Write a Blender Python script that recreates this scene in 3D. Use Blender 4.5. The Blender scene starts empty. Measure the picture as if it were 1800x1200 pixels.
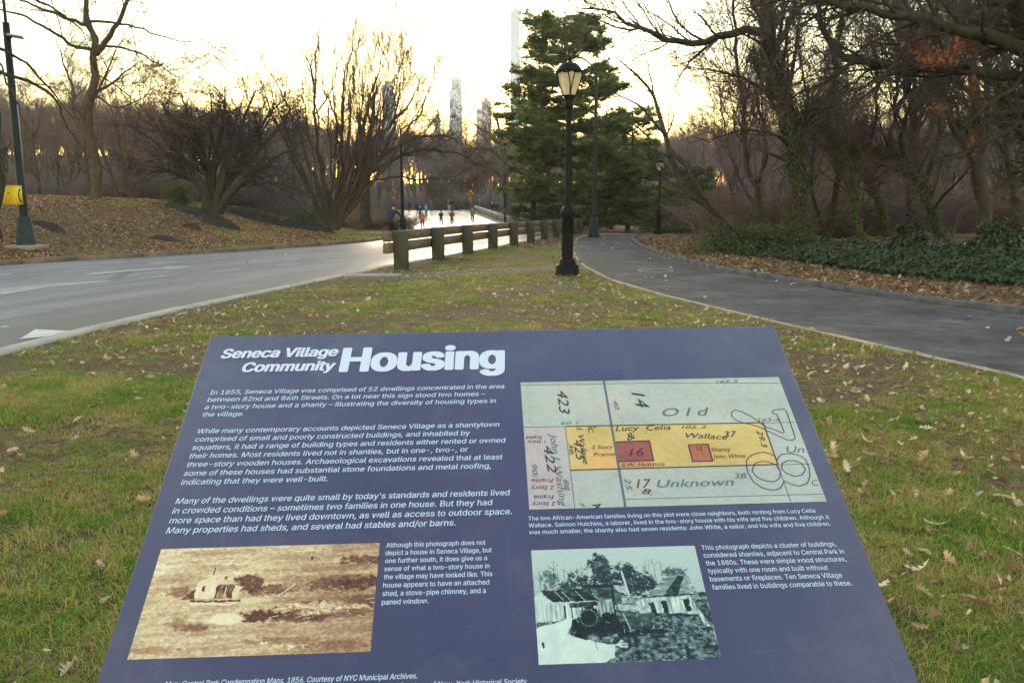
import bpy, math, random
import numpy as np
from mathutils import Vector, Matrix, Euler
from mathutils.geometry import delaunay_2d_cdt
R_ = math.radians
random.seed(7)
RNG = np.random.default_rng(11)
scene = bpy.context.scene
COL = scene.collection

# ------------------------------------------------------------------ camera, sky, sun, exposure
PITCH = math.atan((600 - 362) / 1468.0)
cam = bpy.data.cameras.new('camera'); cam.lens = 36 * 1468 / 1800.0; cam.sensor_width = 36
cam.clip_start = .05; cam.clip_end = 8000
camo = bpy.data.objects.new('camera', cam); COL.objects.link(camo)
camo.location = (0, 0, 1.5); camo.rotation_euler = (R_(90) - PITCH, 0, 0)
scene.camera = camo
SUN_EL, SUN_AZ = 10.0, 5.0            # degrees above the horizon, degrees to the left of straight ahead
w = bpy.data.worlds.new('World'); scene.world = w; w.use_nodes = True
nt = w.node_tree; nt.nodes.clear()
sky = nt.nodes.new('ShaderNodeTexSky'); sky.sky_type = 'NISHITA'; sky.sun_disc = False
sky.sun_elevation = R_(SUN_EL); sky.sun_rotation = R_(-SUN_AZ)
sky.air_density = 1.6; sky.dust_density = .3; sky.ozone_density = .3
bg = nt.nodes.new('ShaderNodeBackground'); bg.inputs[1].default_value = .15
wo = nt.nodes.new('ShaderNodeOutputWorld')
nt.links.new(sky.outputs[0], bg.inputs[0]); nt.links.new(bg.outputs[0], wo.inputs[0])
sl = bpy.data.lights.new('sun', 'SUN'); sl.energy = 1.5; sl.angle = R_(10); sl.color = (1, .80, .55)
so = bpy.data.objects.new('sun', sl); COL.objects.link(so)
so.location = (0, 60, 60); so.rotation_euler = Euler((-R_(90 - SUN_EL), 0, R_(SUN_AZ)), 'XYZ')
vs = scene.view_settings
vs.view_transform = 'Standard'; vs.look = 'None'; vs.gamma = 1; vs.use_curve_mapping = False
vs.exposure = 1.95
HAZE = .00024
scene.cycles.use_denoising = True
scene.cycles.volume_bounces = 1
scene.cycles.max_bounces = 6; scene.cycles.transparent_max_bounces = 8
scene.cycles.sample_clamp_indirect = 8

# ------------------------------------------------------------------ picture point -> world
F_ = 1468.0; S_, C_ = math.sin(PITCH), math.cos(PITCH)
def ray(px, py):
    a = (px - 900) / F_; b = (600 - py) / F_
    return np.array([a, C_ + S_ * b, -S_ + C_ * b])
def P(px, py, D):
    r = ray(px, py); return np.array([0, 0, 1.5]) + r * (D / r[1])

def sst(x, a, b):
    t = np.clip((x - a) / (b - a), 0, 1); return t * t * (3 - 2 * t)

ROAD_L = [(-21.5, -25), (-20.8, -6), (-19, 7), (-17, 15), (-14.3, 23), (-13, 25.8), (-11.4, 28.4), (-9.8, 31), (-8.2, 35.5), (-6.9, 40), (-6.6, 46), (-6.9, 56), (-7.6, 66), (-8.7, 76), (-11.5, 95), (-16, 122), (-18.5, 134), (-26, 152), (-38, 168)]
ROAD_R = [(-7.2, -25), (-6.3, -6), (-5.5, 6), (-5.3, 10.7), (-4.7, 13.6), (-4.0, 17.2), (-2.8, 22.9), (-1.05, 30.2), (0.5, 37.5), (1.6, 45), (2.2, 55), (2.4, 65), (1.9, 77), (-1.4, 97), (-6.3, 122), (-9, 136), (-16, 156), (-29, 176)]
def resample(pts, n):
    p = np.array(pts, float); d = np.r_[0, np.cumsum(np.linalg.norm(np.diff(p, axis=0), axis=1))]
    # smooth by Catmull-like dense interpolation
    t = np.linspace(0, d[-1], n)
    out = np.stack([np.interp(t, d, p[:, i]) for i in range(p.shape[1])], 1)
    for _ in range(3):
        out[1:-1] = out[1:-1] * .5 + (out[:-2] + out[2:]) * .25
    return out
RL = resample(ROAD_L, 150); RR = resample(ROAD_R, 150)

def terrain(x, y):
    x = np.asarray(x, float); y = np.asarray(y, float)
    prof = np.interp(y, [-60, 0, 20, 34, 48, 62, 77, 88, 100, 112, 122, 132, 145, 170, 400], [.1, 0, 0, -.05, -.15, -.36, -.62, -.55, -.2, .42, .84, .92, .6, .3, .3])
    rx = np.interp(y, RR[:, 1], RR[:, 0]); lx = np.interp(y, RL[:, 1], RL[:, 0])
    flat = np.interp(y, [-60, 0, 20, 34, 48, 62, 77, 120, 300], [.1, 0, 0, -.05, -.15, -.36, -.62, -.8, -.6])
    z = prof + (flat - prof) * sst(x - rx, 3, 12)
    dl = (lx - x) * .88
    H = np.clip((-x - 7) / 11, 0, 1) * 2.05
    z = z + H * sst(dl, .4, 13.5) * sst(y, -10, 20) * (1 - .35 * sst(y, 60, 90))
    z = z + sst(dl, 10, 45) * sst(y, 50, 120) * 3.2
    z = z + 9 * sst(y, 165, 300) + 5 * sst(np.abs(x - 10), 60, 160) * sst(y, 60, 160) - 14 * sst(y, 420, 900)
    # ground behind the ivy on the right
    ix = np.interp(y, [0, 12, 15.4, 18.7, 23.7, 28.2, 32, 40], [13, 10.6, 9.4, 8.1, 7.6, 6.7, 9, 16])
    z = z + .35 * sst(x - ix, .3, 5) * sst(y, 0, 8) * (1 - sst(y, 34, 60))
    z = z + .03 * np.sin(x * .9 + y * .35) * np.sin(y * .7 - x * .2) * sst(np.minimum(np.abs(x - rx), 4), .3, 3) * (dl < 0) * 0.5
    return z
def TZ(x, y): return float(terrain(x, y))
def ground(px, py):
    r = ray(px, py); lo, hi = 1.0, 600.0
    prev = None
    for D in np.geomspace(1.2, 400, 1500):
        p = np.array([0, 0, 1.5]) + r * (D / r[1])
        if p[2] < TZ(p[0], p[1]):
            return p
        prev = p
    return prev

# path: edges traced on the ground
PATH_L = [(2300, 800), (2000, 712), (1800, 660), (1600, 620), (1400, 575), (1250, 540), (1130, 510), (1060, 488), (1022, 465), (1010, 445), (1007, 428), (1018, 417), (1050, 410)]
PATH_R = [(2300, 606), (2000, 574), (1800, 552), (1700, 540), (1500, 515), (1300, 483), (1200, 460), (1130, 437), (1110, 425), (1108, 419), (1116, 413), (1150, 409.5), (1235, 408.5)]
PL = resample([ground(*q)[:2] for q in PATH_L] + [(8.5, 52), (14, 56), (30, 60)], 90)
PRt = resample([ground(*q)[:2] for q in PATH_R] + [(13, 50), (30, 54.5)], 90)

# ------------------------------------------------------------------ helpers
def lin(c):
    return tuple(((v / 12.92) if v <= .04045 else ((v + .055) / 1.055) ** 2.4) for v in c)
def tag(o, label=None, cat=None, group=None, kind=None):
    if label: o['label'] = label
    if cat: o['category'] = cat
    if group: o['group'] = group
    if kind: o['kind'] = kind
    return o
def empty(name, loc=(0, 0, 0), rz=0, label=None, cat=None, group=None):
    o = bpy.data.objects.new(name, None); COL.objects.link(o); o.location = loc; o.rotation_euler = (0, 0, rz)
    o.empty_display_size = .2
    return tag(o, label, cat, group)
def mkmesh(name, V, Fs, mats=(), smooth=False, mi=None):
    """V (n,3); Fs: list of (k,m) int arrays (faces of m corners)"""
    me = bpy.data.meshes.new(name)
    V = np.asarray(V, np.float32)
    if not isinstance(Fs, list): Fs = [Fs]
    Fs = [np.asarray(f, np.int32) for f in Fs if len(f)]
    me.vertices.add(len(V)); me.vertices.foreach_set('co', V.ravel())
    nl = sum(f.size for f in Fs); nf = sum(len(f) for f in Fs)
    me.loops.add(nl); me.loops.foreach_set('vertex_index', np.concatenate([f.ravel() for f in Fs]))
    tot = np.concatenate([np.full(len(f), f.shape[1], np.int32) for f in Fs])
    st = np.r_[0, np.cumsum(tot)[:-1]].astype(np.int32)
    me.polygons.add(nf); me.polygons.foreach_set('loop_start', st); me.polygons.foreach_set('loop_total', tot)
    if smooth: me.polygons.foreach_set('use_smooth', np.ones(nf, bool))
    for m in mats: me.materials.append(m)
    if mi is not None: me.polygons.foreach_set('material_index', np.asarray(mi, np.int32))
    me.update(calc_edges=True)
    return me
def link(name, me, parent=None, loc=None):
    o = bpy.data.objects.new(name, me); COL.objects.link(o)
    if parent is not None: o.parent = parent
    if loc is not None: o.location = loc
    return o

class MB:
    """collects boxes, tubes, lathes into one mesh"""
    def __init__(s): s.v = []; s.q = []; s.t = []; s.n = 0
    def add(s, V, Q=(), T=()):
        V = np.asarray(V, float); 
        if len(Q): s.q.append(np.asarray(Q) + s.n)
        if len(T): s.t.append(np.asarray(T) + s.n)
        s.v.append(V); s.n += len(V); return s
    def box(s, c, d, rot=None, taper=1.0, bev=0.0):
        x, y, z = [v / 2 for v in d]
        if bev:
            b = bev; V = []
            for zz, k in ((-z, 1), (-z + b, 0), (z - b, 0), (z, 1)):
                f = taper if zz > 0 else 1
                X, Y = (x - (b if k else 0)) * f, (y - (b if k else 0)) * f
                bb = min(b, X * .5, Y * .5)
                V += [(-X + bb, -Y, zz), (X - bb, -Y, zz), (X, -Y + bb, zz), (X, Y - bb, zz), (X - bb, Y, zz), (-X + bb, Y, zz), (-X, Y - bb, zz), (-X, -Y + bb, zz)]
            V = np.array(V)
            Q = []
            for r in range(3):
                for i in range(8):
                    j = (i + 1) % 8; Q.append((r * 8 + i, r * 8 + j, r * 8 + 8 + j, r * 8 + 8 + i))
            for o_, fl in ((0, True), (24, False)):
                for a in ((0, 1, 2, 7), (7, 2, 3, 6), (6, 3, 4, 5)):
                    a = [o_ + k for k in a]; Q.append(a[::-1] if fl else a)
        else:
            V = np.array([(sx * x * (taper if sz > 0 else 1), sy * y * (taper if sz > 0 else 1), sz * z) for sz in (-1, 1) for sx, sy in ((-1, -1), (1, -1), (1, 1), (-1, 1))])
            Q = [(3, 2, 1, 0), (4, 5, 6, 7), (0, 1, 5, 4), (1, 2, 6, 5), (2, 3, 7, 6), (3, 0, 4, 7)]
        if rot is not None: V = V @ np.array(Euler(rot).to_matrix()).T
        return s.add(V + np.array(c), Q)
    def tube(s, pts, rad, n=8, cap=True):
        pts = np.asarray(pts, float); rad = np.broadcast_to(rad, (len(pts),))
        V, Q = tube_batch(pts[None], rad[None], n)
        T = []
        if cap:
            m = len(pts); V = np.vstack([V, pts[0], pts[-1]])
            T = [(m * n, (i + 1) % n, i) for i in range(n)] + [(m * n + 1, (m - 1) * n + i, (m - 1) * n + (i + 1) % n) for i in range(n)]
        return s.add(V, Q, T)
    def lathe(s, prof, n=16, c=(0, 0, 0)):
        prof = np.array(prof, float); m = len(prof); a = np.arange(n) * 2 * math.pi / n
        V = np.stack([prof[:, None, 0] * np.cos(a), prof[:, None, 0] * np.sin(a), np.repeat(prof[:, 1:2], n, 1)], 2).reshape(-1, 3) + np.array(c)
        Q = [(r * n + i, r * n + (i + 1) % n, (r + 1) * n + (i + 1) % n, (r + 1) * n + i) for r in range(m - 1) for i in range(n)]
        return s.add(V, Q)
    def mesh(s, name, mat, smooth=False):
        Fs = []
        if s.q: Fs.append(np.vstack(s.q))
        if s.t: Fs.append(np.vstack(s.t))
        return mkmesh(name, np.vstack(s.v), Fs, [mat] if mat else [], smooth)
    def build(s, name, mat, parent=None, smooth=False, loc=None):
        return link(name, s.mesh(name, mat, smooth), parent, loc)

def tube_batch(Pt, Rd, n):
    """Pt (B,N,3), Rd (B,N) -> verts, quads"""
    Pt = np.asarray(Pt, float); B, N, _ = Pt.shape
    T = np.empty_like(Pt); T[:, 1:-1] = Pt[:, 2:] - Pt[:, :-2]; T[:, 0] = Pt[:, 1] - Pt[:, 0]; T[:, -1] = Pt[:, -1] - Pt[:, -2]
    T /= np.linalg.norm(T, axis=2, keepdims=True) + 1e-9
    D = Pt[:, -1] - Pt[:, 0]; D /= np.linalg.norm(D, axis=1, keepdims=True) + 1e-9
    ref = np.where(np.abs(D[:, 2:3]) < .8, np.array([[0, 0, 1.]]), np.array([[1., 0, 0]]))[:, None, :]
    U = np.cross(T, np.broadcast_to(ref, T.shape)); U /= np.linalg.norm(U, axis=2, keepdims=True) + 1e-9
    W = np.cross(T, U)
    a = np.arange(n) * 2 * math.pi / n
    V = Pt[:, :, None, :] + Rd[:, :, None, None] * (U[:, :, None, :] * np.cos(a)[:, None] + W[:, :, None, :] * np.sin(a)[:, None])
    base = (np.arange(B)[:, None, None] * N + np.arange(N - 1)[None, :, None]) * n
    i = np.arange(n)[None, None, :]; j = (i + 1) % n
    Q = np.stack([base + i, base + j, base + n + j, base + n + i], -1).reshape(-1, 4)
    return V.reshape(-1, 3), Q[:, ::-1]

# ------------------------------------------------------------------ materials
def mat(name, base=(.5, .5, .5), rough=.8, metal=0, spec=.3):
    m = bpy.data.materials.new(name); m.use_nodes = True
    b = m.node_tree.nodes['Principled BSDF']
    b.inputs['Base Color'].default_value = (*base, 1); b.inputs['Roughness'].default_value = rough
    b.inputs['Metallic'].default_value = metal; b.inputs['Specular IOR Level'].default_value = spec
    return m
class N:
    def __init__(s, m): s.t = m.node_tree; s.b = s.t.nodes['Principled BSDF']
    def n(s, typ, **k):
        x = s.t.nodes.new(typ)
        for a, v in k.items(): setattr(x, a, v)
        return x
    def l(s, a, b): s.t.links.new(a, b)
    def pos(s, kind='Object', scale=(1, 1, 1)):
        if kind == 'World':
            g = s.n('ShaderNodeNewGeometry').outputs['Position']
        else:
            g = s.n('ShaderNodeTexCoord').outputs[kind]
        mp = s.n('ShaderNodeMapping'); mp.inputs['Scale'].default_value = scale; s.l(g, mp.inputs[0]); return mp.outputs[0]
    def noise(s, vec, sc, det=4, ro=.55):
        x = s.n('ShaderNodeTexNoise'); x.inputs['Scale'].default_value = sc; x.inputs['Detail'].default_value = det; x.inputs['Roughness'].default_value = ro
        s.l(vec, x.inputs['Vector']); return x.outputs['Fac']
    def ramp(s, fac, stops):
        x = s.n('ShaderNodeValToRGB'); e = x.color_ramp.elements
        while len(e) < len(stops): e.new(.5)
        for k, (p, c) in enumerate(stops):
            e[k].position = p; e[k].color = (*c, 1) if len(c) == 3 else c
        s.l(fac, x.inputs[0]); return x.outputs[0]
    def g(s, v): return (v, v, v)
    def mix(s, fac, a, b, mode='MIX'):
        x = s.n('ShaderNodeMix', data_type='RGBA', blend_type=mode)
        for inp, v in ((x.inputs[0], fac), (x.inputs[6], a), (x.inputs[7], b)):
            if hasattr(v, 'is_linked') or isinstance(v, bpy.types.NodeSocket): s.l(v, inp)
            else: inp.default_value = v if not isinstance(v, tuple) else (*v, 1)
        return x.outputs[2]
    def math(s, op, a, b=0.0, clamp=False):
        x = s.n('ShaderNodeMath', operation=op, use_clamp=clamp)
        for inp, v in ((x.inputs[0], a), (x.inputs[1], b)):
            if isinstance(v, bpy.types.NodeSocket): s.l(v, inp)
            else: inp.default_value = v
        return x.outputs[0]
    def attr(s, name, typ='GEOMETRY', out='Fac'):
        return s.n('ShaderNodeAttribute', attribute_name=name, attribute_type=typ).outputs[out]
    def bump(s, h, strength=.4, dist=.02):
        x = s.n('ShaderNodeBump'); x.inputs['Strength'].default_value = strength; x.inputs['Distance'].default_value = dist
        s.l(h, x.inputs['Height']); s.l(x.outputs[0], s.b.inputs['Normal'])
    def col(s, c): s.l(c, s.b.inputs['Base Color'])
    def rough(s, c): s.l(c, s.b.inputs['Roughness'])

def noisy(name, c1, c2, sc=8, rough=.85, bump=.3, dist=.01, kind='Object', scale=(1, 1, 1), c3=None, metal=0, spec=.3):
    m = mat(name, c1, rough, metal, spec); n = N(m); v = n.pos(kind, scale); f = n.noise(v, sc, 6, .6)
    st = [(.3, c1), (.7, c2)] + ([(.85, c3)] if c3 else [])
    n.col(n.ramp(f, st))
    if bump: n.bump(n.noise(v, sc * 3, 5, .6), bump, dist)
    return m

# grass / soil / leaf ground
def ground_mat():
    m = mat('lawn_and_litter', rough=1, spec=.1); n = N(m); v = n.pos('World')
    big = n.noise(v, .55, 3); mid = n.noise(v, 2.6, 5, .62); fine = n.noise(v, 24, 5, .7); vf = n.noise(v, 90, 3, .7)
    soil = n.ramp(fine, [(.3, (.045, .03, .02)), (.52, (.13, .085, .052)), (.72, (.34, .25, .15))])
    grass = n.ramp(mid, [(.3, (.09, .12, .03)), (.5, (.17, .17, .05)), (.7, (.28, .22, .09))])
    grass = n.mix(n.math('MULTIPLY', fine, .8), grass, soil)
    litter = n.ramp(n.noise(v, 11, 6, .75), [(.3, (.05, .032, .022)), (.47, (.13, .08, .048)), (.6, (.24, .155, .09)), (.75, (.42, .31, .2))])
    dirt = n.ramp(fine, [(.3, (.13, .10, .075)), (.7, (.22, .18, .135))])
    br = n.math('SUBTRACT', mid, .5); br = n.math('MULTIPLY', br, 1.6)
    lf = n.math('ADD', n.attr('leafy'), br, True)
    bare = n.ramp(n.math('ADD', n.math('MULTIPLY', big, .5), n.math('MULTIPLY', mid, .5)), [(.43, (0, 0, 0)), (.52, (1, 1, 1))])
    c = n.mix(bare, grass, soil)
    lfr = n.ramp(lf, [(.35, (0, 0, 0)), (.6, (1, 1, 1))])
    c = n.mix(lfr, c, litter)
    df = n.ramp(n.math('ADD', n.attr('dirt'), n.math('MULTIPLY', br, .5), True), [(.4, (0, 0, 0)), (.65, (1, 1, 1))])
    c = n.mix(df, c, dirt)
    n.col(c); n.bump(n.math('ADD', n.math('MULTIPLY', fine, .7), n.math('MULTIPLY', vf, .3)), .9, .05)
    return m
def road_mat():
    m = mat('asphalt', rough=.55, spec=.5); n = N(m)
    x = n.n('ShaderNodeCombineXYZ'); n.l(n.attr('across'), x.inputs[0]); n.l(n.attr('along'), x.inputs[1])
    mp = n.n('ShaderNodeMapping'); mp.inputs['Scale'].default_value = (1.4, .07, 1); n.l(x.outputs[0], mp.inputs[0])
    st = n.noise(mp.outputs[0], 1.6, 6, .62)
    w = n.pos('World'); gr = n.noise(w, 260, 2); pat = n.noise(w, .4, 4)
    wear = n.attr('wear')
    f = n.math('ADD', n.math('MULTIPLY', st, .95), n.math('ADD', n.math('MULTIPLY', wear, .28), n.math('MULTIPLY', pat, .2)))
    c = n.ramp(f, [(.54, (.020, .018, .028)), (.64, (.046, .041, .060)), (.75, (.10, .092, .12)), (.95, (.21, .195, .23))])
    c = n.mix(.35, c, n.ramp(gr, [(.35, (.03, .03, .03)), (.65, (.2, .2, .2))]), 'OVERLAY')
    vo = n.n('ShaderNodeTexVoronoi', feature='DISTANCE_TO_EDGE'); vo.inputs['Scale'].default_value = .33
    wv = n.mix(.12, w, n.n('ShaderNodeTexNoise').outputs['Color'], 'ADD'); n.l(wv, vo.inputs['Vector'])
    c = n.mix(n.ramp(vo.outputs['Distance'], [(.004, n.g(.55)), (.012, (0, 0, 0))]), c, (.02, .018, .02))
    n.col(c); n.rough(n.ramp(f, [(.5, n.g(.5)), (1, n.g(.66))])); n.bump(gr, .25, .004)
    return m
def path_mat():
    m = mat('path_asphalt', rough=.95, spec=.15); n = N(m); w = n.pos('World')
    a = n.noise(w, .7, 4); b = n.noise(w, 3.5, 5); gr = n.noise(w, 220, 2)
    c = n.ramp(n.math('ADD', n.math('MULTIPLY', a, .6), n.math('MULTIPLY', b, .4)), [(.36, (.044, .040, .047)), (.52, (.080, .073, .083)), (.66, (.15, .132, .125))])
    e = n.attr('edge')
    c = n.mix(n.ramp(n.math('ADD', e, n.math('MULTIPLY', n.math('SUBTRACT', b, .5), 1.2)), [(.45, (0, 0, 0)), (.9, n.g(.8))]), c, (.15, .12, .085))
    c = n.mix(.35, c, n.ramp(gr, [(.35, n.g(.05)), (.65, n.g(.9))]), 'OVERLAY')
    n.col(c); n.bump(gr, .4, .006)
    return m
M = {}
M['ground'] = ground_mat(); M['road'] = road_mat(); M['path'] = path_mat()
M['paint_worn'] = noisy('worn_road_paint', (.22, .22, .22), (.34, .34, .33), 2.2, .7, .1, .002, 'World')
M['paint'] = noisy('road_paint', (.62, .6, .55), (.42, .4, .38), 3, .7, .1, .002, 'World')
M['kerb'] = noisy('kerb_stone', (.27, .25, .24), (.40, .37, .34), 2.5, .85, .4, .01, 'World')
M['kerb_brown'] = noisy('brown_kerb_stone', (.12, .085, .06), (.22, .165, .12), 2, .9, .4, .01, 'World')
M['kerb_dark'] = noisy('grey_block_stone', (.055, .055, .066), (.115, .115, .125), 4, .85, .6, .015, 'World')
M['edging'] = noisy('concrete_edging', (.30, .26, .22), (.42, .37, .31), 3, .9, .3, .01, 'World')
M['flag'] = noisy('flagstone', (.24, .21, .19), (.32, .29, .26), 4, .9, .4, .01, 'World')
M['bark'] = noisy('bark', (.035, .028, .024), (.09, .072, .06), 5, .95, .8, .03, scale=(2, 2, .5))
M['bark_warm'] = noisy('warm_bark', (.045, .032, .022), (.11, .08, .052), 5, .95, .8, .03, scale=(2, 2, .5))
M['bark_moss'] = noisy('mossy_bark', (.02, .018, .014), (.055, .05, .03), 3, .95, .8, .03, scale=(2, 2, .5), c3=(.055, .065, .022))
M['brush'] = mat('dry_brush_stems', (.34, .235, .15), .9, 0, .2)
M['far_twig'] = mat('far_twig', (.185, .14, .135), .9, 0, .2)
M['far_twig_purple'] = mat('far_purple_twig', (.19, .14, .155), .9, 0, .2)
M['twig'] = mat('twig', (.125, .09, .078), .9, 0, .2)
M['twig_purple'] = mat('purple_twig', (.14, .098, .108), .9, 0, .2)
M['twig_warm'] = mat('warm_twig', (.15, .10, .065), .9, 0, .2)
M['twig_dark'] = mat('dark_twig', (.06, .046, .048), .9, 0, .2)
def leafmat(name, a, b, rough=.6, trans=.35):
    m = mat(name, a, rough, 0, .3); n = N(m)
    r = n.attr('rnd')
    c = n.ramp(r, [(0, a), (1, b)]); n.col(c)
    tr = n.n('ShaderNodeBsdfTranslucent'); n.l(c, tr.inputs[0])
    mx = n.n('ShaderNodeMixShader'); mx.inputs[0].default_value = trans
    out = n.t.nodes['Material Output']
    n.l(n.b.outputs[0], mx.inputs[1]); n.l(tr.outputs[0], mx.inputs[2]); n.l(mx.outputs[0], out.inputs[0])
    return m
M['ivy'] = leafmat('ivy_leaf', (.010, .024, .010), (.055, .078, .028), .45, .12)
M['ivy_olive'] = leafmat('olive_ivy', (0.0455, 0.065, 0.026), (0.1105, 0.13, 0.0455), .5, .25)
M['yew'] = leafmat('yew_leaf', (0.049, 0.07, 0.035), (0.14, 0.168, 0.063), .6, .25)
M['pine'] = leafmat('pine_needle', (.08, .13, .05), (.30, .32, .09), .6, .55)
M['holly'] = leafmat('shrub_leaf', (0.049, 0.077, 0.0252), (0.168, 0.196, 0.042), .5, .3)
M['deadleaf'] = leafmat('clinging_dead_leaf', (0.208, 0.078, 0.039), (0.39, 0.169, 0.091), .8, .4)
M['drygrass'] = leafmat('dry_brush', (.16, .11, .065), (.32, .22, .13), .9, .3)
def blade_mat():
    m = mat('grass_blade', rough=.6, spec=.25); n = N(m); v = n.pos('World')
    f = n.math('ADD', n.math('MULTIPLY', n.noise(v, 1.5, 5, .65), .75), n.math('MULTIPLY', n.attr('rnd'), .28))
    c = n.ramp(f, [(.36, (.07, .21, .015)), (.46, (.17, .31, .025)), (.53, (.34, .33, .055)), (.60, (.46, .32, .12)), (.75, (.56, .42, .22))])
    n.col(c)
    tr = n.n('ShaderNodeBsdfTranslucent'); n.l(c, tr.inputs[0]); mx = n.n('ShaderNodeMixShader'); mx.inputs[0].default_value = .35
    n.l(n.b.outputs[0], mx.inputs[1]); n.l(tr.outputs[0], mx.inputs[2]); n.l(mx.outputs[0], n.t.nodes['Material Output'].inputs[0])
    return m
M['blade'] = blade_mat()
def fallen_mat(nm, k):
    m = mat(nm, rough=.75, spec=.25); n = N(m)
    oi = n.n('ShaderNodeObjectInfo').outputs['Random']
    c = n.ramp(oi, [(0, (.085, .046, .026)), (.3, (.19, .105, .055)), (.6, (.33, .185, .095)), (.85, (.50, .32, .18)), (1, (.66, .53, .39))]) if not k else n.ramp(oi, [(0, (.24, .135, .07)), (.3, (.42, .27, .15)), (.55, (.60, .45, .29)), (.8, (.80, .69, .54)), (1, (.30, .16, .10))])
    v = n.pos('Object'); c = n.mix(.5, c, n.ramp(n.noise(v, 30, 4), [(.35, n.g(.5)), (.65, n.g(1))]), 'MULTIPLY'); n.col(c)
    tr = n.n('ShaderNodeBsdfTranslucent'); n.l(c, tr.inputs[0]); mx = n.n('ShaderNodeMixShader'); mx.inputs[0].default_value = .3
    n.l(n.b.outputs[0], mx.inputs[1]); n.l(tr.outputs[0], mx.inputs[2]); n.l(mx.outputs[0], n.t.nodes['Material Output'].inputs[0])
    return m
M['fallen'] = fallen_mat('fallen_leaf', 1); M['litter_leaf'] = fallen_mat('brown_litter_leaf', 0)
M['rock'] = noisy('schist_rock', (.025, .022, .022), (.085, .078, .072), 3.2, .9, 1.0, .12, 'World', (1, 1, 5), c3=(.09, .085, .04))
M['iron'] = noisy('black_painted_iron', (.002, .002, .003), (.006, .006, .008), 6, .6, .15, .004, spec=.18)
M['green_iron'] = noisy('dark_green_paint', (.0035, .009, .011), (.007, .015, .017), 4, .55, .15, .004, spec=.3)
M['green_base'] = noisy('worn_green_paint', (.010, .024, .024), (.03, .05, .048), 5, .65, .2, .004, spec=.3)
M['timber'] = noisy('weathered_timber', (.05, .042, .032), (.12, .095, .065), 5, .9, .5, .01, scale=(1, 1, 5))
M['post'] = noisy('green_stained_post', (.035, .038, .028), (.085, .08, .05), 3, .9, .5, .01, scale=(3, 3, .7), c3=(.07, .085, .04))
M['rail'] = noisy('rail_board_wood', (.085, .065, .045), (.22, .165, .105), 3.5, .9, .5, .01, scale=(.5, 7, 7))
M['steel'] = noisy('galvanised_steel', (.30, .31, .33), (.42, .43, .45), 3, .45, .1, .002, metal=.6)
M['concrete'] = noisy('concrete_pad', (.22, .18, .15), (.33, .28, .24), 4, .95, .4, .01)
M['yellow'] = noisy('yellow_paint', (.75, .50, .01), (.82, .57, .02), 3, .45, .05, .002, spec=.5)
M['black'] = mat('black_print', (.02, .018, .015), .5)
M['orange_sign'] = mat('amber_sign_face', (.80, .36, .02), .5)
def lamp_glass():
    m = mat('lamp_glass', (.85, .78, .60), .3, 0, .5); n = N(m)
    tr = n.n('ShaderNodeBsdfTranslucent'); tr.inputs[0].default_value = (.95, .86, .66, 1); mx = n.n('ShaderNodeMixShader'); mx.inputs[0].default_value = .7
    n.l(n.b.outputs[0], mx.inputs[1]); n.l(tr.outputs[0], mx.inputs[2]); n.l(mx.outputs[0], n.t.nodes['Material Output'].inputs[0])
    return m
M['glass'] = lamp_glass()
# ------------------------------------------------------------------ ground, road, path
def offset_line(L, d):
    """shift a 2D polyline sideways by d (positive = to the left of its direction)"""
    t = np.gradient(L, axis=0); t /= np.linalg.norm(t, axis=1, keepdims=True)
    return L + d * np.stack([-t[:, 1], t[:, 0]], 1)
def inside(poly, x, y):
    px, py = poly[:, 0], poly[:, 1]; r = np.zeros(np.shape(x), bool)
    j = len(poly) - 1
    for i in range(len(poly)):
        with np.errstate(divide='ignore', invalid='ignore'):
            c = ((py[i] > y) != (py[j] > y)) & (x < (px[j] - px[i]) * (y - py[i]) / (py[j] - py[i] + 1e-12) + px[i])
        r ^= c; j = i
    return r
def dist_line(L, x, y):
    pts = np.stack([np.ravel(x), np.ravel(y)], 1); d = np.full(len(pts), 1e9)
    for a, b in zip(L[:-1], L[1:]):
        ab = b - a; t = np.clip(((pts - a) @ ab) / (ab @ ab + 1e-12), 0, 1)
        d = np.minimum(d, np.hypot(*(pts - a - t[:, None] * ab).T))
    return d.reshape(np.shape(x))
ROAD_POLY = np.vstack([RL, RR[::-1]]); PATH_POLY = np.vstack([PL, PRt[::-1]])
TRAIL = np.array([ground(*q)[:2] for q in [(640, 484), (700, 486), (790, 480), (900, 474), (985, 470), (1015, 466)]])
IVY = np.array([ground(*q)[:2] for q in [(1238, 440), (1290, 448), (1370, 457), (1450, 469), (1530, 481), (1620, 490), (1700, 498), (1800, 506)]] + [(10.6, 13.2), (11.8, 11), (13, 8.5)])

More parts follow.
